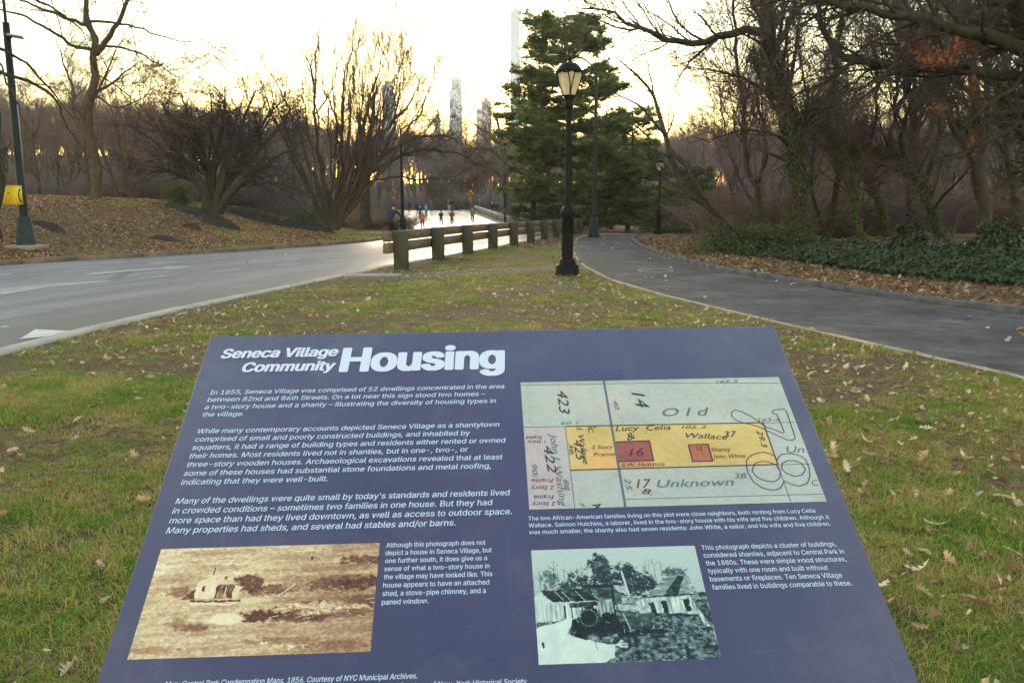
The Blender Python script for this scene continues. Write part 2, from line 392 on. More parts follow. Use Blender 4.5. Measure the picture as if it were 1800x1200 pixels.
def nz(x, y, s, seed=0):
    r = np.random.default_rng(seed); v = 0
    for k in range(6):
        a = r.uniform(0, 6.28); f = s * r.uniform(.6, 1.7); v = v + np.sin((x * math.cos(a) + y * math.sin(a)) * f + r.uniform(0, 6.28))
    return v / 6 * 1.6
def masks(x, y):
    """leaf litter and bare dirt, 0..1"""
    x = np.asarray(x, float); y = np.asarray(y, float)
    lx = np.interp(y, RL[:, 1], RL[:, 0]); rx = np.interp(y, RR[:, 1], RR[:, 0])
    leafy = np.zeros_like(x)
    leafy = np.maximum(leafy, sst(lx - x, .2, 1.2) * (1 - .8 * sst(y, 43, 50) * (1 - sst(lx - x, 6, 12))) * (1 - .75 * sst(nz(x, y, .8, 61) + .4 * sst(x, -17, -10), .5, .9)))   # left bank
    px_ = np.interp(y, PRt[::-1][:, 1][np.argsort(PRt[::-1][:, 1])], PRt[::-1][:, 0][np.argsort(PRt[::-1][:, 1])])
    leafy = np.maximum(leafy, sst(x - px_, -.2, .6) * (y > 2))                   # right of the path
    leafy = np.maximum(leafy, sst(y, 27, 34) * .8 * (x > rx))                     # far between rail and path
    leafy = np.maximum(leafy, .46 * sst(x, .8, 2.6) * (1 - sst(y, 5, 8)))         # near, right of the sign
    leafy = np.maximum(leafy, .38 * sst(-x, 2, 4) * sst(y, 7, 10) * (x > rx) * (1 - sst(y, 14, 18)))
    leafy = np.maximum(leafy, sst(y, 90, 120))
    dirt = np.zeros_like(x)
    dirt = np.maximum(dirt, 1 - sst(dist_line(TRAIL, x, y), .35, 1.0))
    dirt = np.maximum(dirt, .55 * (1 - sst(np.abs(x - rx - .45), .1, .7)) * (y < 21))
    return leafy, dirt

def build_ground():
    def axis(lo, hi, step, far, k=1.22):
        a = list(np.arange(lo, hi + 1e-6, step)); s = step; v = hi
        while v < far: s *= k; v += s; a.append(v)
        s = step; v = lo; b = []
        while v > -far: s *= k; v -= s; b.append(v)
        return np.array(b[::-1] + a)
    xs = axis(-30, 26, .55, 4500); ys = axis(-6, 70, .5, 4500, 1.16)
    X, Y = np.meshgrid(xs, ys); x, y = X.ravel(), Y.ravel()
    x = x + RNG.uniform(-.08, .08, len(x)); y = y + RNG.uniform(-.08, .08, len(y))
    keep = ~inside(ROAD_POLY, x, y) & ~inside(PATH_POLY, x, y)
    for L in (RL, RR, PL, PRt):
        near = (np.abs(x) < 60) & (np.abs(y) < 200); d = np.full(len(x), 9.)
        d[near] = dist_line(L, x[near], y[near]); keep &= d > .12
    pts = np.stack([x[keep], y[keep]], 1)
    vs_ = [Vector(p) for p in pts]; edges = []
    for poly in (ROAD_POLY, PATH_POLY):
        n0 = len(vs_); vs_ += [Vector(p) for p in poly]; m = len(poly)
        edges += [(n0 + i, n0 + (i + 1) % m) for i in range(m)]
    co, _, fs, _, _, _ = delaunay_2d_cdt(vs_, edges, [], 0, 1e-5)
    co = np.array([tuple(c) for c in co]); fs = np.array([f for f in fs if len(f) == 3])
    cen = co[fs].mean(1)
    ok = ~inside(ROAD_POLY, cen[:, 0], cen[:, 1]) & ~inside(PATH_POLY, cen[:, 0], cen[:, 1])
    fs = fs[ok]; a = co[fs]
    cr = (a[:, 1, 0] - a[:, 0, 0]) * (a[:, 2, 1] - a[:, 0, 1]) - (a[:, 1, 1] - a[:, 0, 1]) * (a[:, 2, 0] - a[:, 0, 0])
    fs[cr < 0] = fs[cr < 0][:, ::-1]
    me = mkmesh('ground', np.c_[co, terrain(co[:, 0], co[:, 1])], [fs], [M['ground']], True)
    lf, dt = masks(co[:, 0], co[:, 1])
    for nm, v in (('leafy', lf), ('dirt', dt)):
        me.attributes.new(nm, 'FLOAT', 'POINT').data.foreach_set('value', v.astype(np.float32))
    return tag(link('ground', me), 'patchy winter lawn and leaf litter under the trees', None, None, 'structure')
GROUND = build_ground()

def ribbon(name, A, B, nc, dz, material, attrs):
    t = np.linspace(0, 1, nc)[None, :, None]; G = A[:, None, :2] * (1 - t) + B[:, None, :2] * t
    n = len(A); z = terrain(G[..., 0], G[..., 1]) + dz
    V = np.concatenate([G, z[..., None]], 2).reshape(-1, 3)
    i = (np.arange(n - 1)[:, None] * nc + np.arange(nc - 1)).ravel()
    Q = np.stack([i, i + 1, i + nc + 1, i + nc], 1)
    a = V[Q[:, 1]] - V[Q[:, 0]]; b = V[Q[:, 3]] - V[Q[:, 0]]
    if (a[:, 0] * b[:, 1] - a[:, 1] * b[:, 0]).mean() < 0: Q = Q[:, ::-1]
    me = mkmesh(name, V, [Q], [material], True)
    wid = np.linalg.norm(B[:, :2] - A[:, :2], axis=1); mid = (A[:, :2] + B[:, :2]) / 2
    al = np.r_[0, np.cumsum(np.linalg.norm(np.diff(mid, axis=0), axis=1))]
    ac = t[..., 0] * wid[:, None]
    for nm, fn in attrs.items():
        v = fn(ac, al[:, None] + 0 * ac, wid[:, None] + 0 * ac, V)
        me.attributes.new(nm, 'FLOAT', 'POINT').data.foreach_set('value', np.asarray(v, np.float32).ravel())
    return link(name, me)
road = ribbon('road', RL, RR, 22, -.11, M['road'], {
    'across': lambda a, l, w, V: a, 'along': lambda a, l, w, V: l,
    'wear': lambda a, l, w, V: sst(w - a, 1.5, 2.3) * (1 - .25 * np.cos((a / w) * 6.28 * 3))})
tag(road, 'wide grey asphalt park drive with white lane markings', None, None, 'structure')
path = ribbon('path', PL, PRt, 10, -.012, M['path'], {
    'edge': lambda a, l, w, V: 1 - sst(np.minimum(a, w - a), 0, .7)})
tag(path, 'dark asphalt footpath curving to the right', None, None, 'structure')

def kerb(name, line, side, width, top, bottom, stone, m, ylim, label, gap=.012, rnd=.01, bev=.02):
    """stones one by one along a line; side +1 = to the left of the line's direction"""
    L = np.asarray(line)[:, :2]; d = np.r_[0, np.cumsum(np.linalg.norm(np.diff(L, axis=0), axis=1))]
    root = empty(name, (0, 0, 0)); tag(root, label, None, None, 'structure')
    s = 0; k = 0; rest = MB(); rng = random.Random(len(name) + int(width * 100))
    at = lambda q: np.array([np.interp(q, d, L[:, 0]), np.interp(q, d, L[:, 1])])
    while s < d[-1] - stone:
        ln = stone * rng.uniform(.8, 1.2); a, b = at(s + gap), at(s + ln - gap); s += ln
        if not (ylim[0] < a[1] < ylim[1]) or a[0] < -24 or a[0] > 32: continue
        t = (b - a) / np.linalg.norm(b - a); nrm = np.array([-t[1], t[0]]) * side
        o = rng.uniform(-rnd, rnd); dz = rng.uniform(-rnd, rnd)
        V = []
        for zz, ins in ((bottom, 0), (top + dz - bev, 0), (top + dz, bev)):
            for p, sg in ((a, 1), (b, -1)):
                for off in (0, width):
                    q = p + nrm * (off + o + (ins if off == 0 else -ins)) + t * sg * ins
                    V.append((q[0], q[1], TZ(*p) + zz))
        V = np.array(V)[[0, 1, 3, 2, 4, 5, 7, 6, 8, 9, 11, 10]]
        Q = [(r * 4 + i, r * 4 + (i + 1) % 4, r * 4 + 4 + (i + 1) % 4, r * 4 + 4 + i) for r in range(2) for i in range(4)] + [(8, 9, 10, 11), (3, 2, 1, 0)]
        Q = np.array(Q)
        if side < 0: Q = Q[:, ::-1]
        k += 1
        if k <= 290 and a[1] < ylim[1] * .75: link('kerb_block', mkmesh('kerb_block', V, [Q], [m]), root)
        else: rest.add(V, Q)
    if rest.n: tag(rest.build('far_kerb_blocks', m, root), kind='stuff')
kerb('right_road_kerb', RR, -1, .20, .035, -.3, 2.2, M['kerb'], (3, 130), 'pale stone kerb along the lawn side of the drive')
kerb('left_road_kerb', RL, 1, .18, .03, -.3, 1.9, M['kerb_brown'], (8, 130), 'brown weathered kerb along the leafy bank')
kerb('path_edging', PL, 1, .05, .016, -.15, 2.6, M['edging'], (1, 75), 'thin pale edging strip between lawn and footpath', .005, .004, .006)
kerb('path_kerb', PRt, -1, .17, .085, -.15, .75, M['kerb_dark'], (6, 62), 'low grey block kerb on the far side of the footpath', .004, .006, .022)

def poly_on_road(name, pts, mat_, label=None, cat=None, group=None, dz=-.104, dens=6):
    """flat painted marking following the road surface; pts are picture points"""
    L = []
    q = [ground(*p)[:2] for p in pts]
    for a, b in zip(q, q[1:] + q[:1]):
        for k in range(dens): L.append(a + (b - a) * k / dens)
    L = np.array(L); V = np.c_[L, terrain(L[:, 0], L[:, 1]) + dz]
    c = V.mean(0); 
    import mathutils.geometry as mg
    tri = mg.tessellate_polygon([[Vector((v[0], v[1], 0)) for v in V]])
    T = np.array([t for t in tri]); a = V[T]
    cr = (a[:, 1, 0] - a[:, 0, 0]) * (a[:, 2, 1] - a[:, 0, 1]) - (a[:, 1, 1] - a[:, 0, 1]) * (a[:, 2, 0] - a[:, 0, 0])
    T[cr < 0] = T[cr < 0][:, ::-1]
    o = link(name, mkmesh(name, V, [T], [mat_]))
    return tag(o, label, cat, group)
PM = []
PM.append(poly_on_road('painted_triangle', [(32, 582), (61, 565), (158, 569)], M['paint'], 'white painted triangle on the near edge of the drive', 'road marking'))
PM.append(poly_on_road('painted_arrow', [(145, 473.5), (288, 463.5), (288, 461.8), (348, 460.5), (296, 467.8), (289, 465.8), (160, 475.5)], M['paint_worn'], 'long thin white arrow painted across the middle lanes', 'road marking'))
PM.append(poly_on_road('merging_line', [(0, 503), (0, 499), (92, 489.5), (205, 483.5), (186, 487), (80, 496.5), (0, 509.5)], M['paint_worn'], 'long white wedge of two lines meeting on the drive', 'road marking'))
for k, (a, b, th_) in enumerate([((125, 465.8), (178, 462), 1.6), ((262, 456.5), (312, 453.5), 1.4), ((368, 448.8), (402, 446.8), 1.2), ((243, 481), (292, 476.5), 2.0), ((370, 471), (420, 466.5), 1.7), ((487, 460), (524, 457), 1.5), ((572, 452.5), (604, 450), 1.3), ((0, 475.5), (20, 474), 1.5), ((0, 562), (14, 560.5), 3)]):
    PM.append(poly_on_road('lane_dash', [(a[0], a[1] + th_ / 2), (a[0], a[1] - th_ / 2), (b[0], b[1] - th_ / 2), (b[0], b[1] + th_ / 2)], M['paint_worn'],
        ['short white dash left of the painted arrow', 'short white dash above the painted arrow tail', 'short white dash nearest the rocky bank', 'short white dash just past the tip of the merging lines', 'short white dash below the arrow tip', 'short white dash in mid road before the guardrail', 'short white dash next before the guardrail end', 'short white dash cut by the left frame edge near the far kerb', 'white dash cut by the left frame edge near the triangle'][k], 'lane marking', 'white dashes on the drive'))

# ------------------------------------------------------------------ scattering by geometry nodes
def scatter(name, pts, rot, scl, idx, variants, label, kind='stuff', category=None):
    me = bpy.data.meshes.new(name); n = len(pts)
    me.vertices.add(n); me.vertices.foreach_set('co', np.asarray(pts, np.float32).ravel())
    me.attributes.new('rot', 'FLOAT_VECTOR', 'POINT').data.foreach_set('vector', np.asarray(rot, np.float32).ravel())
    me.attributes.new('scl', 'FLOAT', 'POINT').data.foreach_set('value', np.asarray(scl, np.float32))
    me.attributes.new('vi', 'INT', 'POINT').data.foreach_set('value', np.asarray(idx, np.int32))
    o = link(name, me); tag(o, label, category, None, kind)
    c = bpy.data.collections.new(name + '_pieces')
    for k, v in enumerate(variants):
        c.objects.link(bpy.data.objects.new('%s_%02d' % (name, k), v))
    ng = bpy.data.node_groups.new(name, 'GeometryNodeTree')
    ng.interface.new_socket('Geometry', in_out='INPUT', socket_type='NodeSocketGeometry')
    ng.interface.new_socket('Geometry', in_out='OUTPUT', socket_type='NodeSocketGeometry')
    nn = ng.nodes.new; gi, go = nn('NodeGroupInput'), nn('NodeGroupOutput')
    ip = nn('GeometryNodeInstanceOnPoints'); ci = nn('GeometryNodeCollectionInfo')
    ci.inputs['Collection'].default_value = c; ci.inputs['Separate Children'].default_value = True; ci.inputs['Reset Children'].default_value = True
    ip.inputs['Pick Instance'].default_value = True
    def na(t, nm):
        x = nn('GeometryNodeInputNamedAttribute'); x.data_type = t; x.inputs['Name'].default_value = nm; return x.outputs['Attribute']
    e2r = nn('FunctionNodeEulerToRotation')
    L = ng.links.new
    L(gi.outputs[0], ip.inputs['Points']); L(ci.outputs[0], ip.inputs['Instance'])
    L(na('FLOAT_VECTOR', 'rot'), e2r.inputs[0]); L(e2r.outputs[0], ip.inputs['Rotation'])
    L(na('FLOAT', 'scl'), ip.inputs['Scale']); L(na('INT', 'vi'), ip.inputs['Instance Index'])
    L(ip.outputs[0], go.inputs[0])
    md = o.modifiers.new('scatter', 'NODES'); md.node_group = ng
    return o
def tuft(nb, rad, h, wd, seed, lean=.6):
    r = np.random.default_rng(seed); V = []; T = []; q = []
    for k in range(nb):
        a, d = r.uniform(0, 6.28), rad * math.sqrt(r.uniform()); x, y = d * math.cos(a), d * math.sin(a)
        b = r.uniform(0, 6.28); l = lean * r.uniform(.2, 1.3); hh = h * r.uniform(.45, 1.15)
        wx, wy = -math.sin(b) * wd / 2, math.cos(b) * wd / 2; n = len(V)
        V += [(x - wx, y - wy, -.01), (x + wx, y + wy, -.01), (x + wx * .7 + l * hh * .45 * math.cos(b), y + wy * .7 + l * hh * .45 * math.sin(b), hh * .6), (x - wx * .7 + l * hh * .45 * math.cos(b), y - wy * .7 + l * hh * .45 * math.sin(b), hh * .6), (x + l * hh * 1.2 * math.cos(b), y + l * hh * 1.2 * math.sin(b), hh)]
        T += [(n, n + 1, n + 2), (n, n + 2, n + 3), (n + 3, n + 2, n + 4)]; q += [r.uniform()] * 5
    me = mkmesh('grass_tuft', V, [np.array(T)], [M['blade']])
    me.attributes.new('rnd', 'FLOAT', 'POINT').data.foreach_set('value', np.array(q, np.float32))
    return me
TUFTS = [tuft(56, .09, .026, .0032, k, 1.9) for k in range(5)]
def free_ground(x, y):
    return ~inside(ROAD_POLY, x, y) & ~inside(PATH_POLY, x, y)
def lawn_points(n, y0, y1, spread=.78, pw=2, seed=3):
    r = np.random.default_rng(seed)
    y = (y0 ** pw + r.uniform(0, 1, n) * (y1 ** pw - y0 ** pw)) ** (1 / pw); x = r.uniform(-1, 1, n) * (spread * y + 1.2)
    ok = free_ground(x, y) & (x > np.interp(y, RR[:, 1], RR[:, 0]) + .22)
    pxr = np.interp(y, PRt[::-1][:, 1][np.argsort(PRt[::-1][:, 1])], PRt[::-1][:, 0][np.argsort(PRt[::-1][:, 1])])
    ok &= dist_line(PL, x, y) > .07
    ok &= ~((x > pxr - .5) & (y > 3))
    return x[ok], y[ok]
def grass(name, n, y0, y1, s0, s1, seed, label, pw=2):
    x, y = lawn_points(n, y0, y1, seed=seed, pw=pw); r = np.random.default_rng(seed)
    lf, dt = masks(x, y); keep = r.uniform(0, 1, len(x)) > np.clip(dt * 1.1 + np.clip(lf - .5, 0, 1) * 1.4 + np.clip(nz(x, y, 1.6, 5) + .08, 0, 1) * 1.6, 0, .97)
    x, y = x[keep], y[keep]; m = len(x)
    s = r.uniform(s0, s1, m) * (1 + .35 * nz(x, y, 2.3, 9))
    return scatter(name, np.c_[x, y, terrain(x, y)], np.c_[r.normal(0, .12, m), r.normal(0, .12, m), r.uniform(0, 6.28, m)], s, r.integers(0, 5, m), TUFTS, label)
grass('near_grass', 24000, 1.2, 7.5, .55, 1.1, 21, 'short patchy green and straw grass of the near lawn')
grass('far_grass', 32000, 7.5, 32, .8, 1.5, 22, 'grass of the lawn between the drive and the path', 1.6)

rg_ = np.random.default_rng(23); x = rg_.uniform(-32, -5, 26000); y = rg_.uniform(24, 62, 26000)
k_ = (x < np.interp(y, RL[:, 1], RL[:, 0]) - .3) & (x > -y * .7) & ((nz(x, y, .8, 61) + .4 * sst(x, -17, -10) + rg_.uniform(-.3, .3, len(x)) > .68) | (y > 45) & (rg_.uniform(0, 1, len(x)) < .5)); x, y = x[k_], y[k_]; m_ = len(x)
scatter('bank_grass', np.c_[x, y, terrain(x, y)], np.c_[rg_.normal(0, .12, m_), rg_.normal(0, .12, m_), rg_.uniform(0, 6.28, m_)], rg_.uniform(.9, 1.7, m_), rg_.integers(0, 5, m_), TUFTS, 'thin grass on the bank left of the drive')
# fallen oak leaves
def oak_leaf(seed):
    r = np.random.default_rng(seed); L = .07; out = []
    prof = [(0, .004), (.08, .02), (.2, .42), (.28, .16), (.42, .62), (.5, .2), (.64, .62), (.72, .22), (.84, .36), (.92, .12), (1, .01)]
    V = []; c1, c2 = r.uniform(-.8, 1.5), r.uniform(-.8, 1.5)
    for t, w_ in prof:
        ww = w_ * L * .9 * r.uniform(.8, 1.2); yy = (t - .5) * L * 2
        for sx in (-1, 0, 1):
            sk = (L * .22 if w_ > .3 else 0) if sx else 0
            x = sx * ww; y = yy + sk
            V.append((x, y, c1 * y * y * 7 + c2 * x * x * 14 + (r.uniform(-.004, .004)) + abs(sx) * r.uniform(0, .008)))
    V = np.array(V); V[:, 2] -= V[:, 2].min() - .002
    Q = []
    for k in range(len(prof) - 1):
        a = k * 3; Q += [(a, a + 1, a + 4, a + 3), (a + 1, a + 2, a + 5, a + 4)]
    return mkmesh('fallen_leaf', V, [np.array(Q)], [M['fallen']])
LEAVES = [oak_leaf(k) for k in range(7)]
LITTER = [m_.copy() for m_ in LEAVES]
for m_ in LITTER: m_.materials.clear(); m_.materials.append(M['litter_leaf']); m_.name = 'litter_leaf'
def put_leaves(x, y, seed, s0, s1, dz=.012):
    r = np.random.default_rng(seed); n = len(x)
    return np.c_[x, y, terrain(x, y) + r.uniform(0, dz, n)], np.c_[r.normal(0, .5, n), r.normal(0, .5, n), r.uniform(0, 6.28, n)], r.uniform(s0, s1, n), r.integers(0, 7, n)
r_ = np.random.default_rng(5)
x, y = lawn_points(11000, 1.3, 20, seed=31, pw=1.7)
pr_ = np.clip(.20 + 1.0 * sst(x, .4, 1.8) * (1 - .7 * sst(y, 4.5, 8)) + .35 * np.clip(nz(x, y, 1.4, 3), 0, 1) + .15 * (np.abs(x) > 3), 0, 1)
k_ = r_.uniform(0, 1, len(x)) < pr_; x, y = x[k_], y[k_]
o_ = np.argsort(y); x, y = x[o_], y[o_]
inview = np.abs(x) < y * .66 + .1
first = np.where(inview & (y > 2.2))[0][:290]; rest = np.setdiff1d(np.arange(len(x)), first)
pp, ro, sc, vi = put_leaves(x, y, 6, .32, .78, .035)
for k in first:
    o = link('fallen_leaf', LEAVES[vi[k]], GROUND, pp[k] + np.array([0, 0, .012])); o.rotation_euler = ro[k]; o.scale = (sc[k],) * 3
scatter('scattered_leaves', pp[rest], ro[rest], sc[rest], vi[rest], LEAVES, 'pale fallen oak leaves scattered over the lawn')
# leaf crumbs and broken bits
x, y = lawn_points(26000, 1.3, 22, seed=35, pw=1.7); k_ = r_.uniform(0, 1, len(x)) < np.clip(.25 + .8 * sst(x, .4, 1.8) * (1 - sst(y, 4.5, 8)) + .5 * nz(x, y, 1.4, 3), 0, 1); x, y = x[k_], y[k_]
r2 = np.random.default_rng(36); n_c = len(x)
scatter('leaf_crumbs', np.c_[x, y, terrain(x, y) + r2.uniform(.002, .022, n_c)], np.c_[r2.normal(0, .5, n_c), r2.normal(0, .5, n_c), r2.uniform(0, 6.28, n_c)], r2.uniform(.16, .42, n_c), r2.integers(0, 7, n_c), LEAVES, 'crumbs of broken dry leaves in the lawn')
# litter on the bank and right verge, leaves on the path
def litter(name, n, x0, x1, y0, y1, cond, seed, s0, s1, label):
    r = np.random.default_rng(seed); x = r.uniform(x0, x1, n); y = r.uniform(y0, y1, n)
    k = cond(x, y) ; x, y = x[k], y[k]
    p, ro, sc, vi = put_leaves(x, y, seed + 1, s0, s1, .03)
    return scatter(name, p, ro, sc, vi, LITTER, label)
lxf = lambda y: np.interp(y, RL[:, 1], RL[:, 0]); rxf = lambda y: np.interp(y, RR[:, 1], RR[:, 0])
so_ = np.argsort(PRt[:, 1]); pxf = lambda y: np.interp(y, PRt[so_, 1], PRt[so_, 0])
r_lit = lambda x: np.random.default_rng(99).uniform(-.35, .35, len(x))
litter('bank_leaf_litter', 46000, -34, -6, 22, 50, lambda x, y: (x < lxf(y) - .25) & (x > -y * .68) & (nz(x, y, .8, 61) + .4 * sst(x, -17, -10) + r_lit(x) * 1.6 < .85), 40, .5, 1.05, 'brown fallen leaves covering the bank left of the drive')
litter('verge_leaf_litter', 20000, 3, 14, 7, 44, lambda x, y: (x > pxf(y) + .25) & free_ground(x, y) & (x < y * .7 + 1), 42, .5, 1.1, 'brown leaves on the verge between path kerb and ivy')
litter('rail_leaf_litter', 5000, -3, 6, 16, 46, lambda x, y: (x > rxf(y) + .4) & free_ground(x, y) & (nz(x, y, 1.2, 8) + (y - 30) * .04 > .15), 44, .7, 1.2, 'leaves lying on the grass behind the guardrail')
def path_leaves(x, y):
    return inside(PATH_POLY, x, y) & (nz(x, y, 1.1, 12) > .25)
r = np.random.default_rng(50); x = r.uniform(0, 14, 1300); y = r.uniform(4, 45, 1300); k_ = path_leaves(x, y) | (inside(PATH_POLY, x, y) & (dist_line(PRt, x, y) < .35))
p_, ro, sc, vi = put_leaves(x[k_], y[k_], 51, .6, 1.1, .01); scatter('path_leaves', p_, ro * .6, sc, vi, LEAVES, 'stray leaves lying on the asphalt footpath')
x = r.uniform(-14, 3, 500); y = r.uniform(9, 60, 500); k_ = inside(ROAD_POLY, x, y) & ((dist_line(RL, x, y) < .5) | (dist_line(RR, x, y) < .35) | (r.uniform(0, 1, 500) < .04))
p_, ro, sc, vi = put_leaves(x[k_], y[k_], 52, .6, 1.1, .01); p_[:, 2] -= .105; scatter('drive_leaves', p_, ro * .6, sc, vi, LEAVES, 'stray leaves in the gutters of the drive')
# ------------------------------------------------------------------ trees
def unit(v): return v / (np.linalg.norm(v, axis=-1, keepdims=True) + 1e-9)
def smooth_pts(pts, n):
    p = np.array(pts, float)
    if len(p) < 3:
        t = np.linspace(0, 1, n)[:, None]; return p[0] * (1 - t) + p[-1] * t
    d = np.r_[0, np.cumsum(np.linalg.norm(np.diff(p, axis=0), axis=1))]; t = np.linspace(0, d[-1], n)
    q = np.stack([np.interp(t, d, p[:, i]) for i in range(p.shape[1])], 1)
    for _ in range(2): q[1:-1] = q[1:-1] * .5 + (q[:-2] + q[2:]) * .25
    return q
def grow(rng, Pt, Rd, M_, ang, length, tr=(.2, 1), NP=4, wig=.15, trop=.1, rk=.5, rmin=.006, rabs=None, taper=.35, droop=0, minlen=None):
    """M_ new branches spread over the parents Pt (B,N,3)"""
    B, NN, _ = Pt.shape; Ls = np.linalg.norm(np.diff(Pt, axis=1), axis=2).sum(1)
    idx = rng.choice(B, M_, p=Ls / Ls.sum()); t = tr[0] + (tr[1] - tr[0]) * rng.uniform(0, 1, M_) ** .8
    f = t * (NN - 1); i = np.minimum(f.astype(int), NN - 2); fr = (f - i)[:, None]
    a, b = Pt[idx, i], Pt[idx, i + 1]; p0 = a * (1 - fr) + b * fr; T = unit(b - a)
    r0 = Rd[idx, i] * (1 - fr[:, 0]) + Rd[idx, i + 1] * fr[:, 0]
    an = np.radians(rng.uniform(ang[0], ang[1], M_))[:, None]
    pr = unit(np.cross(T, rng.normal(0, 1, (M_, 3)))); d = unit(np.cos(an) * T + np.sin(an) * pr)
    d[:, 2] += trop; d = unit(d)
    L = rng.uniform(length[0], length[1], M_) * (1.15 - .55 * t)
    ps = [p0]; st = (L / (NP - 1))[:, None]
    for k in range(NP - 1):
        ps.append(ps[-1] + d * st); d = unit(d + rng.normal(0, wig, (M_, 3)) + np.array([0, 0, trop * .5 - droop * (k + 1)]))
    rs = np.clip(r0 * rk * rng.uniform(.7, 1.1, M_), rmin, None) if rabs is None else np.full(M_, rabs)
    R = rs[:, None] * np.linspace(1, taper, NP)[None]
    return np.stack(ps, 1), R
def tree_obj(name, root, wood, crown, bark, twig, ivy=None):
    """wood / crown: lists of (P,R,sides)"""
    for nm, lst, mt in (('trunk', wood, bark), ('crown', crown, twig)):
        V, Q, n = [], [], 0
        for Pt, Rd, s in lst:
            v, q = tube_batch(Pt, Rd, s); V.append(v); Q.append(q + n); n += len(v)
        me = mkmesh(nm, np.vstack(V), [np.vstack(Q)], [mt], True)
        link(nm, me, root)
def batch(limbs, n=14):
    return np.stack([smooth_pts(l, n) for l in limbs])
def pr(l):  # (B,N,4) -> P,R
    return l[..., :3], l[..., 3]

def generic(seed, h=12, r=.2, spread=1.0, forks=1, dens=1.0, trop=.25, wig=.09, low=.22):
    rng = np.random.default_rng(seed); tr_ = []
    for f in range(forks):
        a = rng.uniform(0, 6.28); n = 9; p = [np.array([0, 0, -.15, r * (1.15 if f == 0 else .8)])]; d = np.array([math.cos(a) * .28 * (forks > 1), math.sin(a) * .28 * (forks > 1), 1])
        for k in range(n):
            q = p[-1].copy(); q[:3] += d / np.linalg.norm(d) * h * .92 / n; q[3] = r * (1 - .88 * (k + 1) / n) * (1 if f == 0 else .75); p.append(q)
            d = d + np.r_[rng.normal(0, wig, 2), 0.03]
        tr_.append(p)
    T, R = pr(batch(tr_, 12)); R = R.copy(); R[:, 0] *= 1.35
    l1 = grow(rng, T, R, int(13 * forks * dens ** .5), (30, 62), (h * .28 * spread, h * .45 * spread), (low, .97), 8, .10, trop, .55)
    l2 = grow(rng, *l1, int(85 * dens), (25, 60), (h * .12, h * .24), (.2, 1), 5, .13, trop * .8, .6, .014)
    l3 = grow(rng, np.concatenate([l2[0]]), l2[1], int(520 * dens), (20, 60), (h * .05, h * .12), (.1, 1), 4, .15, trop * .6, .65, .0105)
    l4 = grow(rng, *l3, int(3000 * dens), (20, 60), (h * .025, h * .065), (.1, 1), 3, .12, trop * .5, .7, .008)
    return [(T, R, 8), (*l1, 5)], [(*l2, 4), (*l3, 3), (*l4, 3)]
def tree_root(name, loc, label, group=None, cat='tree', rz=0):
    return empty(name, loc, rz, label, cat, group)
GEN = []
LABELLED = []
SHAPE = ['single-stemmed', 'twin-stemmed', 'wide-crowned', 'three-stemmed', 'straight', 'low twin-stemmed', 'narrow']
specs = [(1, 12, .20, 1, 1, 1.1, .25), (2, 13, .22, .9, 2, 1.2, .35), (3, 11, .17, 1.15, 1, 1.2, .15), (4, 12, .19, .8, 3, 1.2, .4), (5, 14, .24, 1.0, 1, 1.2, .2), (6, 10, .16, 1.2, 2, 1.3, .2), (7, 13, .18, .7, 1, .9, .35)]
for sd, h, r, sp, fk, dn, tp in specs:
    wd, cr = generic(sd, h, r, sp, fk, dn, tp)
    out = []
    for lst in (wd, cr):
        V, Q, n = [], [], 0
        for Pt, Rd, s in lst:
            v, q = tube_batch(Pt, Rd, s); V.append(v); Q.append(q + n); n += len(v)
        out.append((np.vstack(V), np.vstack(Q)))
    GEN.append((h, out, {}))
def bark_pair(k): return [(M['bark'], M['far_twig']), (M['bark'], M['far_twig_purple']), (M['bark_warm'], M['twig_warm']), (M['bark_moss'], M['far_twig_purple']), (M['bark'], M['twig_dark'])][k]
def place_generic(x, y, hgt, gi, bk, label, group, name='bare_tree', rz=None, z=None):
    h, out, cache = GEN[gi]
    if bk not in cache:
        b, t = bark_pair(bk)
        cache[bk] = (mkmesh('trunk', out[0][0], [out[0][1]], [b], True), mkmesh('crown', out[1][0], [out[1][1]], [t], True))
    root = tree_root(name, (x, y, (TZ(x, y) if z is None else z) - .1), label, group, rz=random.uniform(0, 6.28) if rz is None else rz)
    s = hgt / h; root.scale = (s * random.uniform(.9, 1.1), s * random.uniform(.9, 1.1), s)
    link('trunk', cache[bk][0], root); link('crown', cache[bk][1], root); LABELLED.append((root, 900 + x / y * F_, label, SHAPE[gi], hgt)); return root

def leaf_cloud(name, pos, size, material, parent=None, nrm=None, seed=0, flat=0.0, asp=1.0, fold=False):
    """one small leaf (a bent diamond of two triangles) at each position"""
    r = np.random.default_rng(seed); n = len(pos); s = (np.broadcast_to(size, (n,)) * r.uniform(.6, 1.3, n))[:, None]
    d = r.normal(0, 1, (n, 3)); d[:, 2] *= (1 - flat)
    if nrm is not None: N_ = unit(nrm + r.normal(0, .45, (n, 3)))
    else: N_ = unit(r.normal(0, 1, (n, 3)) + np.array([0, 0, .3 + flat * 3]))
    U = unit(np.cross(N_, d)); W = np.cross(N_, U)
    V = np.stack([pos + U * s * asp, pos + W * s * .55 + N_ * s * .15, pos - U * s * asp * .8, pos - W * s * .55 + N_ * s * .15], 1).reshape(-1, 3)
    b = np.arange(n)[:, None] * 4
    T = np.concatenate([b + [0, 1, 2], b + [0, 2, 3]])
    me = mkmesh(name, V, [T], [material])
    me.attributes.new('rnd', 'FLOAT', 'POINT').data.foreach_set('value', np.repeat(r.uniform(0, 1, n), 4).astype(np.float32))
    return link(name, me, parent)
